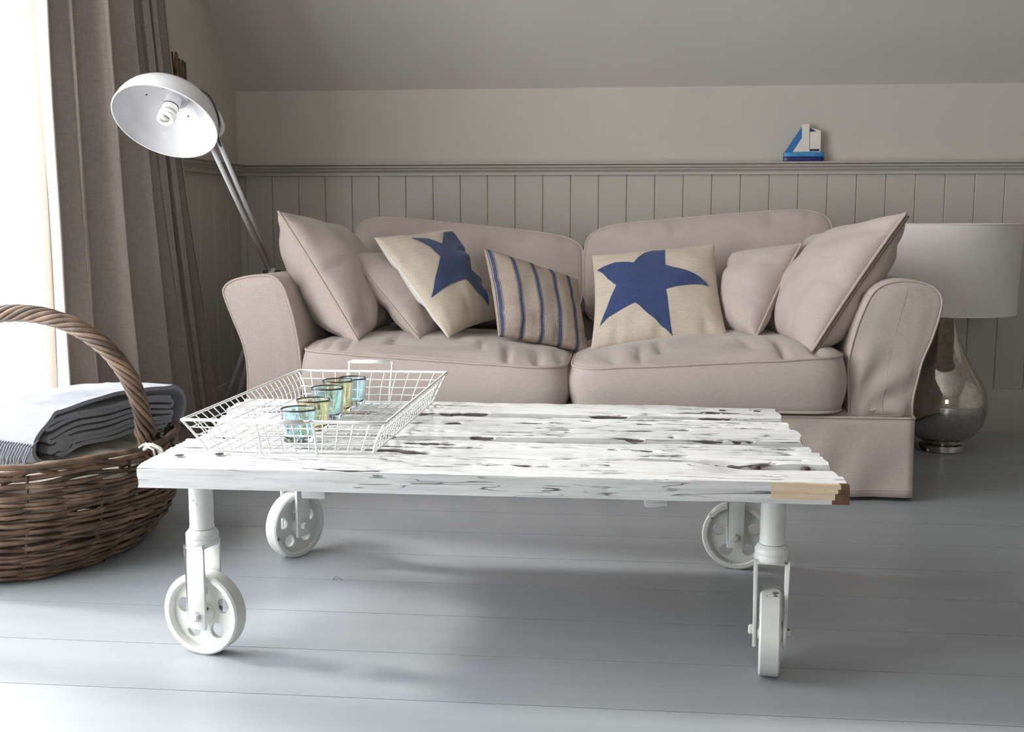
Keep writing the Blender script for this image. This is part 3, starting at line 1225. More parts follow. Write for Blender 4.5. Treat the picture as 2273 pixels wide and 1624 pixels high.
YS = [-2.300, -2.162, -2.045, -1.985, -1.853, -1.745, -1.605]
plank(-0.806, 0.358, YS[0], YS[1] - 0.003, TZ0, TZ + 0.001, 1, 0.003, front=True, notch=(0.16, 0.011), gouges=[(-0.16, -2.168, 0.11, 0.008, 0.014)])
plank(-0.818, 0.352, YS[1] + 0.003, YS[2] - 0.003, TZ0 + 0.004, TZ - 0.001, 2, 0.0085, gouges=[(-0.18, -2.146, 0.12, 0.006, 0.014), (0.12, -2.154, 0.10, 0.004, 0.010)])
plank(-0.809, 0.349, YS[2] + 0.001, YS[3] - 0.003, TZ0 + 0.004, TZ - 0.007, 3, 0.0075)
plank(-0.800, 0.340, YS[3] + 0.001, YS[4] - 0.002, TZ0 + 0.004, TZ + 0.002, 4, 0.006)
plank(-0.836, 0.336, YS[4] + 0.001, YS[5] - 0.001, TZ0 + 0.004, TZ - 0.003, 5, 0.006)
plank(-0.850, 0.331, YS[5] + 0.001, YS[6], TZ0 + 0.004, TZ + 0.003, 6, 0.0035)
# countersunk bolt holes
for px in ((398, 1010), (487, 1007), (1603, 911), (1680, 913)):
    p = atz(px[0], px[1], TZ + 0.004)
    MB().lathe([(0.0, -0.0005), (0.0075, -0.0005), (0.0075, 0.0008), (0.005, 0.001), (0.0, 0.001)], 12, Matrix.Translation(p)).build('bolt_hole', 'crack_dark', table)
for px in ((1682, 1043), (1793, 1044)):
    p = atz(px[0], px[1], TZ - 0.008)
    MB().lathe([(0.0, -0.010), (0.008, -0.010), (0.008, -0.002), (0.005, 0.001), (0.0, 0.001)], 10, Matrix.Translation((p.x, -2.160, p.z))).build('bolt_head', 'crack_dark', table, smooth=True, angle=40)
# cross battens underneath
for a_, b_, yb3 in ((668, 722, 1107), (1430, 1484, 1127)):
    p_, q_ = aty(a_, yb3, -2.255), aty(b_, yb3, -2.255)
    MB().box(p_.x, q_.x, -2.255, -1.63, p_.z, TZ0 + 0.004).build('batten', 'white_wood', table, bevel=0.004)


def caster(x, y, ang):
    """pipe leg, collar, fork and spoked wheel; ang = direction of the wheel axle (radians from +x)"""
    WR, WW = 0.0735, 0.034
    M = Matrix.Translation((x, y, 0)) @ Matrix.Rotation(ang, 4, 'Z')       # axle along local x
    leg = MB().lathe([(0.0215, 0.225), (0.0205, 0.232), (0.0205, TZ0 + 0.006)], 28, M).build('leg', 'white_iron', table, smooth=True, angle=40)
    mb = MB().lathe([(0.0, 0.196), (0.0265, 0.196), (0.028, 0.199), (0.028, 0.2065), (0.0272, 0.2075), (0.028, 0.2085), (0.028, 0.216), (0.026, 0.219), (0.0215, 0.224), (0.0, 0.224)], 28, M)
    mb.build('collar', 'white_iron', leg, smooth=True, angle=40)
    mb = MB()
    for s in (-1, 1):
        a = s * 0.0245
        mb.box(a - 0.003, a + 0.003, -0.0185, 0.0185, WR - 0.024, 0.199, M=M)
    mb.box(-0.0275, 0.0275, -0.0185, 0.0185, 0.192, 0.199, M=M)
    mb.build('fork', 'white_iron', leg, bevel=0.002)
    # wheel
    Mw = M @ Matrix.Translation((0, 0, WR)) @ Matrix.Rotation(R(90), 4, 'Y')
    circ = lambda r, cx_, cy_, n: [(cx_ + r * math.cos(2 * math.pi * k / n), cy_ + r * math.sin(2 * math.pi * k / n)) for k in range(n)]
    holes = []
    for k in range(5):
        a = R(180 + 72 * k + 4)
        holes.append(circ(0.0135, 0.040 * math.cos(a), 0.040 * math.sin(a), 20)[::-1])
    vs, fs = curve_mesh([circ(0.065, 0, 0, 56)] + holes, 0.0045)
    mb = MB().add([Mw @ p for p in vs], fs)
    h = WW / 2
    mb.lathe([(0.0615, -h + 0.002), (0.063, -h), (WR - 0.003, -h), (WR, -h + 0.003), (WR, h - 0.003), (WR - 0.003, h), (0.063, h), (0.0615, h - 0.002), (0.060, 0.004), (0.060, -0.004)], 56, Mw, closed=True)
    mb.lathe([(0.016, -0.0205), (0.018, -0.018), (0.020, 0.0), (0.018, 0.018), (0.016, 0.0205)], 24, Mw)
    wheel = mb.build('wheel', 'white_iron', table, smooth=True, angle=35)
    for s in (-1, 1):
        Mb = Mw @ Matrix.Translation((0, 0, s * 0.0275))
        MB().lathe([(0.0, 0.0), (0.0088, 0.0), (0.0088, s * 0.005), (0.006, s * 0.0075), (0.0, s * 0.0075)], 6, Mb).build('bolt', 'white_iron', wheel)


pFL, pFR, pRL, pRR = V((-0.722, -2.236, 0)), V((0.250, -2.232, 0)), V((-0.728, -1.672, 0)), V((0.252, -1.66, 0))
caster(pFL.x, pFL.y, math.atan2(-0.97, -0.22))
caster(pFR.x, pFR.y, math.atan2(-0.12, 0.99))
caster(pRL.x, pRL.y, math.atan2(-0.53, 0.85))
caster(pRR.x, pRR.y, math.atan2(-0.97, -0.20))

# ================================================================== wire tray
BZ, RZ = 0.3545, 0.4175
bx0, bx1, by0, by1 = -0.722, -0.424, -2.200, -1.628
rp = [atz(403, 931, RZ), atz(856, 939, RZ), atz(992, 826, RZ), atz(663, 822, RZ)]
rx0, rx1 = (rp[0].x + rp[3].x) / 2, (rp[1].x + rp[2].x) / 2
ry0, ry1 = (rp[0].y + rp[1].y) / 2, (rp[2].y + rp[3].y) / 2
tray = empty('wire_tray', V(((bx0 + bx1) / 2, (by0 + by1) / 2, TZ)))
tag(tray, 'white wire mesh tray with two handles on the coffee table', 'tray')
Q = rp
B = [V((-0.722, -2.200, BZ)), V((-0.426, -2.197, BZ)), V((Q[2].x - 0.028, Q[2].y - 0.034, BZ)), V((Q[3].x + 0.026, Q[3].y - 0.034, BZ))]
WM = 'white_wire'
wr_ = 0.00105
MB().tube(sum([[Q[i].lerp(Q[(i + 1) % 4], k / 6) for k in range(6)] for i in range(4)], []), 0.0027, 8, closed=True).build('rim', WM, tray, smooth=True)
MB().tube(sum([[B[i].lerp(B[(i + 1) % 4], k / 6) for k in range(6)] for i in range(4)], []), 0.0017, 8, closed=True).build('base_rod', WM, tray, smooth=True)
for i in range(4):
    j = (i + 1) % 4
    nlong = int(round((B[j] - B[i]).length / 0.0225))
    mb = MB()
    outd = ((Q[i] + Q[j]) - (B[i] + B[j])).normalized()
    outd = V((outd.x, outd.y, 0)).normalized()

    def sp_(u, k, i=i, j=j, outd=outd):
        a = B[i].lerp(B[j], u).lerp(Q[i].lerp(Q[j], u), k)
        return a - outd * 0.007 * math.sin(math.pi * k) + outd * 0.0006 * 0
    for k in range(1, nlong):
        jt = 0.003 * nz(k * 3.3, i * 7.7)
        mb.tube([sp_(k / nlong + jt, q / 5) for q in range(6)], wr_, 5)
    for q in (0.25, 0.5, 0.75):
        mb.tube([sp_(u / 12, q + 0.02 * nz(u * 0.9, q * 9, i)) for u in range(13)], wr_, 5)
    o = mb.build('side_mesh', WM, tray, smooth=True)
    MB().tube([B[i].lerp(Q[i], k / 5) - (V((outd.x, outd.y, 0)) * 0.004 * math.sin(math.pi * k / 5)) for k in range(6)], 0.0024, 8).build('corner_rod', WM, tray, smooth=True)
mb = MB()
for k in range(1, 13):
    mb.tube([B[0].lerp(B[1], k / 13), B[3].lerp(B[2], k / 13)], wr_, 5)
for k in range(1, 25):
    dn = V((0, 0, -0.0021))
    mb.tube([B[0].lerp(B[3], k / 25) + dn, B[1].lerp(B[2], k / 25) + dn], wr_, 5)
mb.build('base_mesh', WM, tray, smooth=True)


def tray_handle(qa, qb, outward, lean, ups):
    """U shaped handle whose rods run down the side; qa, qb rim points"""
    u_ = V((0, 0, 1)) * ups + outward * lean
    ta, tb = qa + u_, qb + u_
    ba = V((qa.x, qa.y, BZ)) - outward * 0.03
    bb_ = V((qb.x, qb.y, BZ)) - outward * 0.03
    pts = [ba, ba.lerp(qa, .5) - outward * .006, qa, qa.lerp(ta, .7), ta + (tb - ta) * 0.06, tb - (tb - ta) * 0.06, qb.lerp(tb, .7), qb, bb_.lerp(qb, .5) - outward * .006, bb_]
    pts = smooth_poly([tuple(p) for p in pts], 4, closed=False)
    h = MB().tube(pts, 0.0021, 8).build('handle', WM, tray, smooth=True)
    MB().tube([ta.lerp(tb, 0.06), ta.lerp(tb, 0.94)], 0.0042, 10).build('grip', WM, h, smooth=True)


ha, hb = Q[0].lerp(Q[1], 0.345), Q[0].lerp(Q[1], 0.625)
tray_handle(Q[0].lerp(Q[1], 0.36), Q[0].lerp(Q[1], 0.64), V((0, -1, 0)), 0.028, 0.004)
tray_handle(Q[3].lerp(Q[2], 0.345), Q[3].lerp(Q[2], 0.63), V((0, 1, 0)), 0.004, 0.021)


# ================================================================== glasses
def tumbler(px, r, h, mat, label, grp):
    p = atz(px[0], px[1], BZ + 0.0015)
    T_ = Matrix.Translation((p.x, p.y, BZ + 0.0012))
    rb = r * 0.86
    prof = [(0.0, 0.0), (rb * 0.9, 0.0), (rb, 0.003), (r * 0.985, h - 0.004), (r, h - 0.002), (r * 0.985, h), (r * 0.94, h - 0.002), (r * 0.93, h - 0.004), (rb * 0.88, 0.013), (rb * 0.6, 0.010), (0.0, 0.009)]
    g = MB().lathe(prof, 40, T_).build('glass_tumbler', mat, smooth=True, angle=60)
    tag(g, label, 'glass', grp)
    rp_ = [T_ @ V((r * 0.97 * math.cos(a), r * 0.97 * math.sin(a), h)) for a in [2 * math.pi * k / 40 for k in range(40)]]
    MB().tube(rp_, 0.0016, 8, closed=True).build('lip', 'glass_rim', g, smooth=True)


GR = 'row of coloured glasses in the wire tray'
tumbler((664, 979), 0.0318, 0.060, 'glass_blue', 'blue glass tumbler nearest the tray front, first of the row', GR)
tumbler((697, 953), 0.0315, 0.058, 'glass_amber', 'amber glass tumbler second from the tray front, squat and wide', GR)
tumbler((728, 927), 0.0325, 0.062, 'glass_blue', 'blue glass tumbler in the middle of the row of five', GR)
tumbler((751, 913), 0.0315, 0.066, 'glass_amber', 'tall amber glass tumbler fourth from the tray front', GR)
tumbler((783, 897), 0.0300, 0.058, 'glass_blue', 'blue glass tumbler farthest from the tray front, last of the row', GR)

# ================================================================== table lamp (right)
LP = V((aty(2087, 1000, -0.33).x, -0.33, 0))
lamp = empty('table_lamp', LP)
tag(lamp, 'mercury glass gourd lamp with wide pale drum shade beside sofa', 'lamp')
T_ = Matrix.Translation(LP)
prof = [(0.04, 0.030), (0.070, 0.035), (0.100, 0.055), (0.124, 0.088), (0.136, 0.128), (0.138, 0.158), (0.132, 0.195), (0.117, 0.23), (0.095, 0.265), (0.074, 0.298),
        (0.056, 0.333), (0.041, 0.37), (0.030, 0.405), (0.0235, 0.435), (0.0215, 0.455), (0.023, 0.475), (0.0, 0.48)]
prof = smooth_poly(prof, 4, closed=False)
MB().lathe(prof, 72, T_).build('body', 'mercury_glass', lamp, smooth=True, angle=70)
MB().lathe([(0.0, 0.0), (0.075, 0.0), (0.078, 0.004), (0.076, 0.022), (0.062, 0.026), (0.058, 0.033), (0.0, 0.034)], 48, T_).build('foot', 'mercury_glass', lamp, smooth=True, angle=40)
MB().lathe([(0.008, 0.475), (0.008, 0.62), (0.0, 0.62)], 12, T_).build('stem', 'mercury_glass', lamp, smooth=True)
sh = MB().lathe([(0.205, 0.452), (0.2105, 0.735), (0.2085, 0.735), (0.203, 0.452)], 72, T_, closed=True).build('shade', 'shade_linen', lamp, smooth=True, angle=40)
for z, r in ((0.4525, 0.2045), (0.7345, 0.210)):
    MB().tube([T_ @ V((r * math.cos(2 * math.pi * k / 64), r * math.sin(2 * math.pi * k / 64), z)) for k in range(64)], 0.0022, 6, closed=True).build('trim_ring', 'shade_linen', sh, smooth=True)
mb = MB()
for k in range(3):
    a = 2 * math.pi * k / 3 + .4
    mb.tube([T_ @ V((0, 0, 0.615)), T_ @ V((0.2 * math.cos(a), 0.2 * math.sin(a), 0.725))], 0.002, 6)
mb.build('spider', 'grey_enamel', sh, smooth=True)

# ================================================================== floor lamp (left)
J = aty(603, 603, -0.56)
FO = V((J.x, J.y, 0))
fl = empty('floor_lamp', FO)
tag(fl, 'white adjustable floor lamp with dome shade and tripod legs', 'lamp')
SY = -1.30
sc_ = aty(366, 271, SY)
mpx = F / (sc_ - CO).dot(FW)
RAD = 117.0 / mpx
dl = (sc_ - CO).normalized()
rl = dl.cross(ZUP).normalized()
ul = rl.cross(dl)
axis = (rl * -0.30 - ul * 0.74 - dl * 0.60).normalized()
zq = -axis
xq = zq.orthogonal().normalized()
yq = zq.cross(xq)
Msh = Matrix.Translation(sc_) @ Matrix((xq, yq, zq)).transposed().to_4x4()
DH = RAD * 0.78
po, pi_ = [], []
for k in range(15):
    a = math.pi / 2 * k / 14 * 0.90
    po.append((RAD * math.cos(a) ** 0.92, DH * math.sin(a) / math.sin(math.pi / 2 * .9)))
pi_ = [(r - 0.002, z - 0.002 if z > 0.01 else z) for r, z in po][::-1]
prof = po + [(0.02, DH + 0.001), (0.02, DH - 0.0025)] + pi_[1:]
MB().lathe(prof, 64, Msh, closed=True).build('lamp_shade', 'white_enamel', fl, smooth=True, angle=50)
shade = bpy.data.objects['lamp_shade']
MB().tube([Msh @ V(((RAD - .001) * math.cos(2 * math.pi * k / 64), (RAD - .001) * math.sin(2 * math.pi * k / 64), 0)) for k in range(64)], 0.0022, 8, closed=True).build('rim', 'white_enamel', shade, smooth=True)
MB().lathe([(0.0, DH - 0.004), (0.034, DH - 0.006), (0.036, DH - 0.024), (0.0, DH - 0.024)][::-1], 32, Msh).build('collar', 'grey_enamel', shade, smooth=True, angle=40)
MB().lathe([(0.0, DH + 0.0), (0.026, DH + 0.0), (0.026, DH + 0.02), (0.018, DH + 0.03), (0.0, DH + 0.032)], 32, Msh).build('cap', 'white_enamel', shade, smooth=True, angle=40)
MB().lathe([(0.0, DH - 0.05), (0.0205, DH - 0.05), (0.0215, DH - 0.02), (0.0, DH - 0.02)], 28, Msh).build('socket', 'white_enamel', shade, smooth=True, angle=40)
MB().lathe([(0.0, DH - 0.0525), (0.0207, DH - 0.0525), (0.0207, DH - 0.05), (0.0, DH - 0.05)], 28, Msh).build('socket_ring', 'black_plastic', shade)
MB().lathe([(0.0, DH - 0.066), (0.0195, DH - 0.066), (0.0200, DH - 0.0525), (0.0, DH - 0.0525)], 28, Msh).build('bulb_base', 'bulb_white', shade, smooth=True, angle=40)
hel = []
for k in range(90):
    a = k / 90 * 2 * math.pi * 2.6
    hel.append(Msh @ V((0.0165 * math.cos(a), 0.0165 * math.sin(a), DH - 0.070 - 0.028 * k / 90)))
hel += [Msh @ V((0.008 * math.cos(a), 0.008 * math.sin(a), DH - 0.097)), Msh @ V((0.0, 0.0, DH - 0.092))]
MB().tube(hel, 0.0058, 10).build('bulb', 'bulb_white', shade, smooth=True)
# vent holes: small dark rivets inside the dome
for px in ((325, 210), (418, 258)):
    d = ray(*px)
    best = None
    for k in range(4000):
        tt = 2.2 + k * 0.0004
        q = CO + d * tt
        lq = Msh.inverted() @ q
        if lq.z > 0.02 and (lq.x ** 2 + lq.y ** 2) / (RAD - .003) ** 2 + (lq.z / (DH * 1.0)) ** 2 >= 1:
            best = q
            break
    if best:
        MB().lathe([(0.0, -0.001), (0.0022, -0.001), (0.0022, 0.001), (0.0, 0.001)], 10, Matrix.Translation(best) @ Matrix((RT, UP, -FW)).transposed().to_4x4()).build('vent_hole', 'black_plastic', shade)
# arm: two parallel rods to the back of the dome
top_a, top_b = aty(466, 318, SY + 0.09), aty(482, 306, SY + 0.08)
b_a, b_b = aty(596, 598, -0.58), aty(606, 598, -0.54)
armr = MB().tube([b_a, top_a], 0.0062, 12).build('arm_rod', 'white_enamel', fl, smooth=True)
MB().tube([b_b, top_b], 0.0062, 12).build('arm_rod', 'white_enamel', fl, smooth=True)
capc = Msh @ V((0, 0, DH + 0.022))
lq = Msh.inverted() @ top_b
an = math.atan2(lq.y, lq.x)
rt_ = lambda r, z: Msh @ V((r * math.cos(an), r * math.sin(an), z))
MB().tube(smooth_poly([tuple(p) for p in (top_b, rt_(RAD * 0.86 + .022, DH * 0.62 + .01), rt_(RAD * 0.5 + .02, DH * 0.96 + .02), capc)], 6, closed=False), 0.006, 10).build('shade_bracket', 'white_enamel', fl, smooth=True)
c1 = Msh @ V((0, 0, DH + 0.03))
cab = smooth_poly([tuple(p) for p in (c1, aty(455, 205, SY + .1), aty(476, 235, SY + .06), aty(486, 268, SY + .05), aty(483, 300, SY + .06), top_b.lerp(b_b, .08))], 6, closed=False)
MB().tube(cab, 0.0028, 8).build('cable', 'black_plastic', fl, smooth=True)
# joint with dark knobs
MB().lathe([(0.0, -0.035), (0.012, -0.035), (0.012, 0.012), (0.0, 0.012)], 16, Matrix.Translation(J)).build('joint', 'white_enamel', fl, bevel=0.002)
jt = bpy.data.objects['joint']
for dx in (-0.018, 0.020):
    for dz in (0.0, -0.012):
        MB().cyl(J + V((dx - 0.008, -0.004, dz)), J + V((dx + 0.008, -0.004, dz)), 0.0055, 12).build('knob', 'black_plastic', jt, smooth=True, angle=40)
f1 = atz(462, 990, 0.0)
for foot in (V((f1.x, f1.y, 0.0)), V((f1.x + 0.045, f1.y + 0.03, 0.0)), V((-1.19, -0.10, 0.0))):
    lg = MB().tube([J + V((0, 0, -0.02)) + (foot - J) * 0.0, foot + V((0, 0, 0.006))], 0.0075, 12).build('leg', 'grey_enamel', fl, smooth=True)
    MB().lathe([(0.0, 0.0), (0.010, 0.0), (0.010, 0.02), (0.0, 0.02)], 12, Matrix.Translation(foot)).build('foot_cap', 'black_plastic', lg)

# ================================================================== sailing boat on the rail
bo = aty(1783, 356, -0.03)
BO = V((bo.x, -0.029, RAIL))
boat = empty('toy_boat', BO)
tag(boat, 'small blue and white wooden sailing boat on the dado rail', 'toy boat')


def bpx(x, y):
    p = aty(1690 + x / 10.15, 240 + y / 10.15, -0.029)
    return (p.x, p.z + (RAIL - bz0))


bz0 = aty(1783, 240 + 1185 / 10.15, -0.029).z


def flat(pts, y0, y1, name, mat, par):
    return MB().prism([bpx(*p) for p in pts], y0, y1).build(name, mat, par, bevel=0.0006, bseg=1)


hp = [(500, 1185), (490, 1130), (490, 1080)]
mb = MB()
nxh = 24
x0h, x1h = bpx(490, 1100)[0], bpx(1408, 1100)[0]
zt = bpx(700, 985)[1]
for part, (za, zb), mat in (('hull', (RAIL, RAIL + (zt - RAIL) * 0.52), 'boat_navy'), ('deck', (RAIL + (zt - RAIL) * 0.52, zt), 'boat_light_blue')):
    vs, fs = [], []
    for i in range(nxh + 1):
        u = i / nxh
        x = x0h + (x1h - x0h) * u
        w_ = 0.016 * (1 - abs(2 * u - 1) ** 5 * 0.55)
        dz = 0.002 * math.sin(math.pi * u) * (1 if part == 'deck' else 0)
        vs += [V((x, BO.y - w_, za)), V((x, BO.y - w_, zb + dz)), V((x, BO.y + w_, zb + dz)), V((x, BO.y + w_, za))]
    for i in range(nxh):
        for k in range(4):
            fs.append((i * 4 + k, i * 4 + (k + 1) % 4, (i + 1) * 4 + (k + 1) % 4, (i + 1) * 4 + k))
    fs += [(0, 1, 2, 3), tuple(nxh * 4 + k for k in range(4))]
    MB().add(vs, fs).build(part, mat, boat, bevel=0.002)
ya, yb2 = BO.y - 0.006, BO.y + 0.006
jib = flat([(912, 350), (1080, 340), (1080, 985), (690, 985), (905, 655)], ya, yb2, 'sail', 'boat_white', boat)
flat([(905, 408), (905, 655), (680, 985), (520, 985)], ya - 0.001, yb2 - 0.001, 'jib', 'boat_blue', boat)
ms_ = flat([(1092, 425), (1338, 490), (1328, 985), (1092, 985)], ya, yb2, 'sail', 'boat_white', boat)
flat([(1092, 428), (1232, 508), (1092, 520)], ya - 0.0012, ya + 0.001, 'flag', 'boat_navy', ms_)
flat([(1092, 905), (1318, 905), (1285, 930), (1318, 955), (1092, 955)], ya - 0.0012, ya + 0.001, 'stripe', 'boat_navy', ms_)

# ================================================================== curtain
mb = MB()
nu, nvv = 220, 40
vs = []
ztop = 2.12
for j in range(nvv + 1):
    z = 0.012 + (ztop - 0.012) * j / nvv
    fl_ = 1 - z / 1.4 if z < 1.4 else 0
    for i in range(nu + 1):
        u = i / nu
        y = -1.322 + 0.455 * u + 0.33 * u * max(0, fl_) ** 1.2
        ph = 2 * math.pi * (6.3 * u + 0.45 * math.sin(5 * u + 1.0) + 0.05 * nz(u * 5, z * 0.8))
        amp = (0.036 + 0.016 * nz(u * 6, 0.5, 2)) * (0.75 + 0.35 * fl_)
        x = -1.435 + 0.085 * sstep(0, 0.5, u) + amp * math.sin(ph) + 0.014 * math.sin(2 * ph + 1.2) + 0.010 * nz(u * 9, z * 1.6, 4)
        y += 0.022 * math.cos(ph)
        vs.append(V((x, y, z)))
fs = [(j * (nu + 1) + i, j * (nu + 1) + i + 1, (j + 1) * (nu + 1) + i + 1, (j + 1) * (nu + 1) + i) for j in range(nvv) for i in range(nu)]
cur = MB().add(vs, fs).build('curtain', 'curtain_linen', smooth=True, solid=0.004)
tag(cur, 'heavy taupe linen curtain gathered in folds beside the bright window', 'curtain')
rod = MB().tube([(-1.345, WY0 - 0.1, 2.15), (-1.345, -0.52, 2.15)], 0.014, 14)
rod.tube([(-1.345, -0.6, 2.15), (-1.435, -0.6, 2.15)], 0.008, 10)
cr = rod.build('curtain_rod', 'grey_enamel', smooth=True, angle=40)
tag(cr, 'curtain rod above the picture carrying the taupe curtain', 'curtain rod')

# bunch of dried stalks on the left wall, seen over the lamp shade
c0 = at(386, 168, 0, -1.395)
tb_ = empty('dried_stalk_bunch', V((XL, c0.y, c0.z - 0.1)))
tag(tb_, 'brown bunch of dried stalks on the wall above the lamp shade', 'dried stalks')
for k in range(17):
    dy = (k - 8) * 0.0075
    xo = 0.012 + 0.030 * random.random()
    p0 = V((XL + 0.014 + xo * 0.3, c0.y + dy * 0.35, c0.z - 0.12))
    p1 = V((XL + 0.010 + xo, c0.y + dy, c0.z - 0.01))
    p2 = V((XL + 0.008 + xo * 1.1, c0.y + dy * 1.1 - 0.004, c0.z + 0.062 - max(0, k - 8) * 0.0035 - max(0, 4 - k) * 0.004 + 0.012 * random.random()))
    MB().tube([p0, p1, p2], [0.004, 0.0062, 0.0040], 7).build('stalk', random.choice(['straw_brown', 'willow', 'willow_dark']), tb_, smooth=True)
MB().tube([V((XL + 0.016 + 0.014 * math.cos(a), c0.y + 0.022 * math.sin(a), c0.z - 0.07)) for a in [2 * math.pi * k / 16 for k in range(16)]], 0.004, 6, closed=True).build('tie', 'willow', tb_, smooth=True)

# ================================================================== willow basket
BC = V((-1.345, -1.662, 0))
bas = empty('willow_basket', BC)
tag(bas, 'brown willow basket with tall twisted handle on the floor', 'basket')
LV = [(0.0, 0.215, 0.275), (0.03, 0.245, 0.297), (0.07, 0.278, 0.315), (0.11, 0.298, 0.325), (0.15, 0.305, 0.325), (0.19, 0.302, 0.318), (0.225, 0.300, 0.312), (0.27, 0.305, 0.312)]


def bab(z):
    for (z0, a0, b0_), (z1, a1, b1) in zip(LV, LV[1:]):
        if z <= z1:
            k = (z - z0) / (z1 - z0)
            return a0 + (a1 - a0) * k, b0_ + (b1 - b0_) * k
    return LV[-1][1:]


def bpt(th, z, off=0.0):
    a, b = bab(max(0, z))
    return BC + V(((a + off) * math.cos(th), (b + off) * math.sin(th), z))


NS = 26
for k in range(NS):
    th = 2 * math.pi * (k + 0.5) / NS
    MB().tube([bpt(th, 0.004 + 0.23 * q / 8) for q in range(9)], 0.0036, 6).build('stake', 'willow_dark', bas, smooth=True)
rows = 37
for r_i in range(rows):
    z0 = 0.010 + 0.205 * r_i / (rows - 1)
    th0 = random.random() * 6.28
    pts, rad = [], []
    N = NS * 6
    wander = random.random() * 20
    rr = 0.0041 + 0.0013 * random.random()
    for k in range(N):
        th = 2 * math.pi * k / N
        zz = z0 + 0.0045 * math.sin(th * 2 + wander) + 0.004 * nz(math.cos(th) * 2.2, math.sin(th) * 2.2, wander) + 0.0035 * math.sin(th * NS / 4 + r_i * 2)
        off = 0.002 + 0.0060 * math.cos(th * NS / 2 + math.pi * r_i) + 0.003 * nz(th * 2, wander)
        pts.append(bpt(th, max(0.006, zz), off))
        rad.append(rr * (1 + 0.25 * nz(th * 3, wander, 5)))
    MB().tube(pts, rad, 6, closed=True).build('weaver', random.choice(['willow', 'willow', 'willow_dark', 'willow_red']), bas, smooth=True)
# base disc
mb = MB()
n = 40
vs = [bpt(2 * math.pi * k / n, 0.0, -0.012) + V((0, 0, 0.012)) for k in range(n)] + [bpt(2 * math.pi * k / n, 0.0, -0.012) + V((0, 0, 0.0)) for k in range(n)]
mb.add(vs, [tuple(range(n)), tuple(range(2 * n - 1, n - 1, -1))] + [(i, (i + 1) % n, n + (i + 1) % n, n + i) for i in range(n)])
mb.build('base', 'willow_dark', bas)
# plaited border: rods rising, running along, dipping
NBd = 15
for k in range(NBd):
    pts = []
    for q in range(19):
        u = q / 18
        th = 2 * math.pi * (k + u * 3.1) / NBd
        z = 0.222 + 0.036 * sstep(0, 0.22, u) - 0.030 * sstep(0.70, 1.0, u) + 0.004 * nz(k * 3.1, u * 3)
        off = -0.008 + 0.024 * sstep(0.05, 0.35, u) - 0.020 * sstep(0.75, 1, u)
        pts.append(bpt(th, z, off))
    MB().tube(pts, [0.0075 - 0.0025 * q / 18 for q in range(19)], 8).build('border_rod', random.choice(['willow', 'willow_red', 'willow_dark']), bas, smooth=True)
for zc, ph in ((0.232, 0), (0.243, 1.5)):
    N = 120
    pts = [bpt(2 * math.pi * k / N, zc + 0.004 * math.sin(2 * math.pi * k / N * 7 + ph), 0.004 * math.cos(2 * math.pi * k / N * 9 + ph)) for k in range(N)]
    MB().tube(pts, 0.0062, 8, closed=True).build('border_rod', 'willow', bas, smooth=True)
# handle
hx0, hx1 = BC.x - 0.292, BC.x + 0.292
HTOP = 0.545
hp_ = []
for k in range(61):
    u = k / 60
    a = math.pi * u
    x = BC.x + 0.292 * math.cos(a) * (1.0)
    z = 0.20 + (HTOP - 0.20) * math.sin(a) ** 0.72
    y = BC.y - 0.03 - 0.01 * math.cos(a)
    hp_.append(V((x, y, z)))
hcore = MB().tube(hp_, 0.010, 8).build('handle', 'willow_dark', bas, smooth=True)
ls = [0.0]
for a, b in zip(hp_, hp_[1:]):
    ls.append(ls[-1] + (b - a).length)
NR = 8
for r_i in range(NR):
    pts, rad = [], []
    N = 130
    for k in range(N):
        d = ls[-1] * k / (N - 1)
        i = max(0, min(59, next((q for q in range(60) if ls[q + 1] >= d), 59)))
        f_ = (d - ls[i]) / max(1e-6, ls[i + 1] - ls[i])
        c_ = hp_[i].lerp(hp_[i + 1], f_)
        tn = (hp_[min(60, i + 2)] - hp_[max(0, i - 1)]).normalized()
        bn = V((0, 1, 0))
        nr = tn.cross(bn).normalized()
        ang = 2 * math.pi * r_i / NR + d * 32
        edge = min(d, ls[-1] - d)
        spread = 0.0145 + 0.016 * sstep(0.13, 0.0, edge)
        pts.append(c_ + (nr * math.cos(ang) * (1 if spread < .02 else .6) + bn * math.sin(ang)) * spread)
        rad.append(0.0058 + 0.0006 * nz(r_i * 3, d * 8))
    MB().tube(pts, rad, 7).build('handle_rod', random.choice(['willow', 'willow', 'willow_red', 'willow_dark']), hcore, smooth=True)

# cream throw stuffed in the basket
mb = MB()
n, m = 72, 18
vs, fs = [], []
for j in range(m):
    q = j / (m - 1)
    if q < 0.4:
        z = 0.15 + 0.07 * q / 0.4
        sc = 1.0
    else:
        k = (q - 0.4) / 0.6
        z = 0.22 + 0.028 * math.sin(k * math.pi / 2)
        sc = 1 - k * 0.999
    for i in range(n):
        th = 2 * math.pi * i / n
        a, b = bab(z)
        rr_ = 0.018 + 0.010 * nz(math.cos(th) * 3, math.sin(th) * 3, q * 3)
        vs.append(BC + V(((a - rr_) * sc * math.cos(th), (b - rr_) * sc * math.sin(th), z + (0.010 * nz(math.cos(th) * sc * 4, math.sin(th) * sc * 4) if q > .4 else 0) + 0.002 * math.sin(th * 60))))
for j in range(m - 1):
    for i in range(n):
        fs.append((j * n + i, j * n + (i + 1) % n, (j + 1) * n + (i + 1) % n, (j + 1) * n + i))
fs.append(tuple(range(n))[::-1])
thr = mb.add(vs, fs).build('knitted_throw', 'cream_wool', smooth=True)
tag(thr, 'cream knitted throw under the grey blanket inside the basket', 'throw')
fp = atz(335, 985, 0.27)
mb = MB()
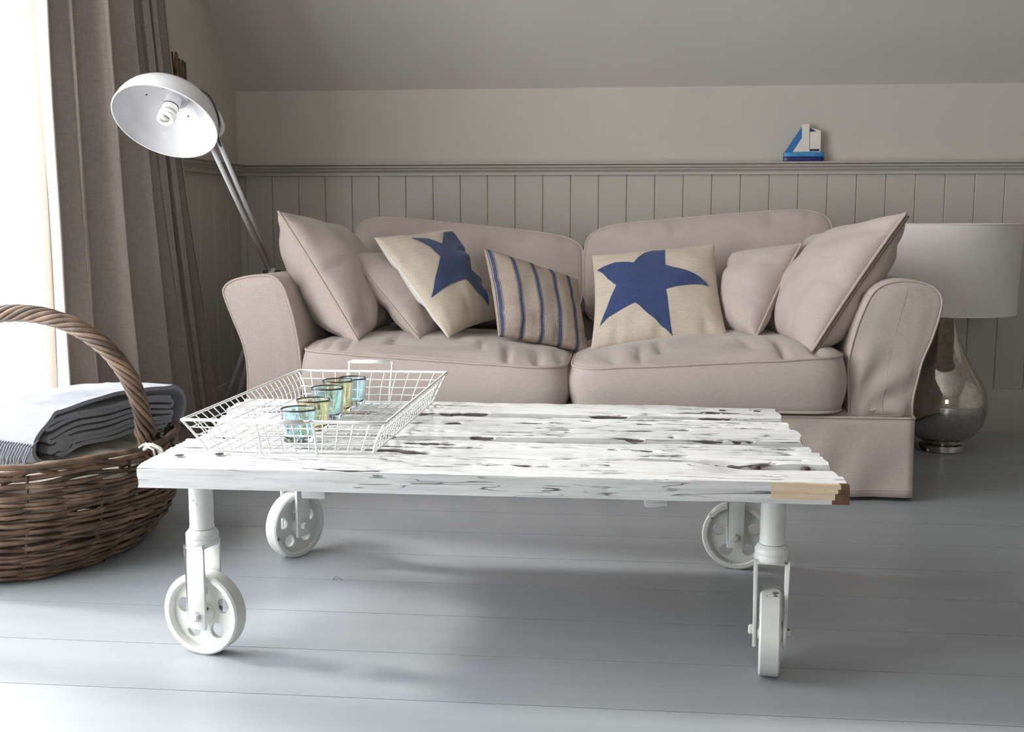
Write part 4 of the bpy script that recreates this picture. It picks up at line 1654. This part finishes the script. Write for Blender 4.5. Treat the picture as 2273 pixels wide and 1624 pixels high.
for k in range(7):
    p0 = fp + V((0.01 * random.uniform(-1, 1) - 0.02, 0.012 * random.uniform(-1, 1), -0.012))
    mb.tube([p0, p0 + V((0.015, -0.004 + 0.01 * random.random(), 0.012)), p0 + V((0.03 + 0.012 * random.random(), 0.01 * random.uniform(-1, 1), 0.002)), p0 + V((0.04, 0.012 * random.uniform(-1, 1), -0.014))], 0.0026, 6)
mb.build('fringe', 'cream_wool', thr, smooth=True)

# grey blanket: one folded sheet, fold edges towards the viewer
wv_ = V((0.36, 0.93, 0)).normalized()
dv_ = V((-0.93, 0.36, 0)).normalized()
b_or = V((-1.215, -1.85, 0.248))
WID = 0.40
path = []
NLY = 7
sp0 = 0.0118
for k in range(22):
    a = -k / 22 * 2 * math.pi * 1.8 + 2.2
    r_ = 0.004 + 0.017 * k / 22
    path.append((0.055 + r_ * 1.7 * math.cos(a), 0.022 + r_ * math.sin(a)))
for k in range(NLY):
    z = sp0 * k + 0.003 * nz(k * 1.7, 8)
    xs_ = [i / 24 for i in range(25)]
    if k % 2:
        xs_ = xs_[::-1]
    ins = 0.020 + 0.016 * abs(nz(k * 2.2, 4)) + (0.03 if k == 0 else 0)
    for u in xs_:
        path.append((ins + (WID - 2 * ins) * u, z + 0.010 * nz(u * 3.2, k * 0.22) + 0.022 * math.sin(math.pi * u) * 0.6 + 0.012 * u))
    if k < NLY - 1:
        end = WID - ins if k % 2 == 0 else ins
        sg = 1 if k % 2 == 0 else -1
        ub = 1 if k % 2 == 0 else 0
        for q in (0.25, 0.5, 0.75):
            a = -math.pi / 2 + math.pi * q
            path.append((end + sg * 0.009 * math.cos(a), z + sp0 / 2 + sp0 / 2 * math.sin(a) + 0.012 * ub))
# wrap the outside once more: the top layer goes over both ends
topz = sp0 * NLY + 0.004
outer = [(0.02, -0.012), (-0.012, 0.0), (-0.024, 0.02), (-0.014, 0.05), (0.02, topz - 0.008)]
for i in range(1, 25):
    u = i / 24
    outer.append((0.02 + (WID - 0.03) * u, topz + 0.006 + 0.013 * math.sin(math.pi * u) + 0.012 * u + 0.003 * nz(u * 5, 9)))
outer += [(WID + 0.012, topz + 0.004), (WID + 0.024, topz - 0.02), (WID + 0.020, topz - 0.045), (WID + 0.004, 0.012)]
outer = smooth_poly(outer, 3, closed=False)


def ribbon(pth, depth, th, seed, jag):
    mb = MB()
    nd = 14
    m = len(pth)
    vs = []
    nrm = []
    for i in range(m):
        a = pth[max(0, i - 1)]
        b = pth[min(m - 1, i + 1)]
        d = V((b[0] - a[0], b[1] - a[1]))
        d = d.normalized() if d.length > 1e-9 else V((1, 0))
        nrm.append((-d.y, d.x))
    for side in (1, -1):
        for i, (a, b) in enumerate(pth):
            for k in range(nd + 1):
                q = k / nd
                st = jag * nz(a * 6, seed, b * 9)
                pz = b + 0.005 * nz(a * 5, q * 3, seed) * (1 if q > 0 else .6) + 0.004 * math.sin(math.pi * min(1, q * 0.8)) - 0.012 * q
                vs.append(b_or + wv_ * (a + side * nrm[i][0] * th / 2) + dv_ * (st + depth * q) + ZUP * (pz + side * nrm[i][1] * th / 2))
    n = nd + 1
    fs = []
    off = m * n
    for i in range(m - 1):
        for k in range(nd):
            fs.append((i * n + k, (i + 1) * n + k, (i + 1) * n + k + 1, i * n + k + 1))
            fs.append((off + i * n + k, off + i * n + k + 1, off + (i + 1) * n + k + 1, off + (i + 1) * n + k))
        fs.append((i * n, off + i * n, off + (i + 1) * n, (i + 1) * n))
        fs.append((i * n + nd, (i + 1) * n + nd, off + (i + 1) * n + nd, off + i * n + nd))
    for i in (0, m - 1):
        for k in range(nd):
            fs.append((i * n + k, i * n + k + 1, off + i * n + k + 1, off + i * n + k))
    return mb.add(vs, fs)


bk = empty('folded_blanket', b_or + wv_ * WID / 2 + dv_ * 0.13)
tag(bk, 'grey wool blanket folded in layers on top of the basket', 'blanket')
ribbon(path, 0.21, 0.0085, 3, 0.006).build('folds', 'blanket_grey', bk, smooth=True, angle=60)
ribbon(outer, 0.22, 0.009, 8, 0.004).build('outer_layer', 'blanket_grey', bk, smooth=True, angle=60)
mb = MB()
for k in range(26):
    q = k / 25
    p0 = b_or + wv_ * -0.012 + dv_ * (0.21 * q) + ZUP * 0.045
    mb.tube([p0, p0 - wv_ * 0.02 - ZUP * 0.012, p0 - wv_ * (0.032 + 0.006 * random.random()) - ZUP * 0.035, p0 - wv_ * (0.034 + 0.012 * random.random()) - ZUP * (0.055 + 0.01 * random.random())], 0.0022, 5)
mb.build('fringe', 'blanket_grey', bk, smooth=True)

# scrap of thread on the floor
q = [atz(738, 1286, 0.0015), atz(746, 1279, 0.0035), atz(752, 1281, 0.004), atz(760, 1287, 0.0015)]
th_ = MB().tube(q, 0.0008, 5).build('thread_scrap', 'thread_grey', smooth=True)
tag(th_, 'tiny bent thread lying on the grey floor under the table', 'thread')
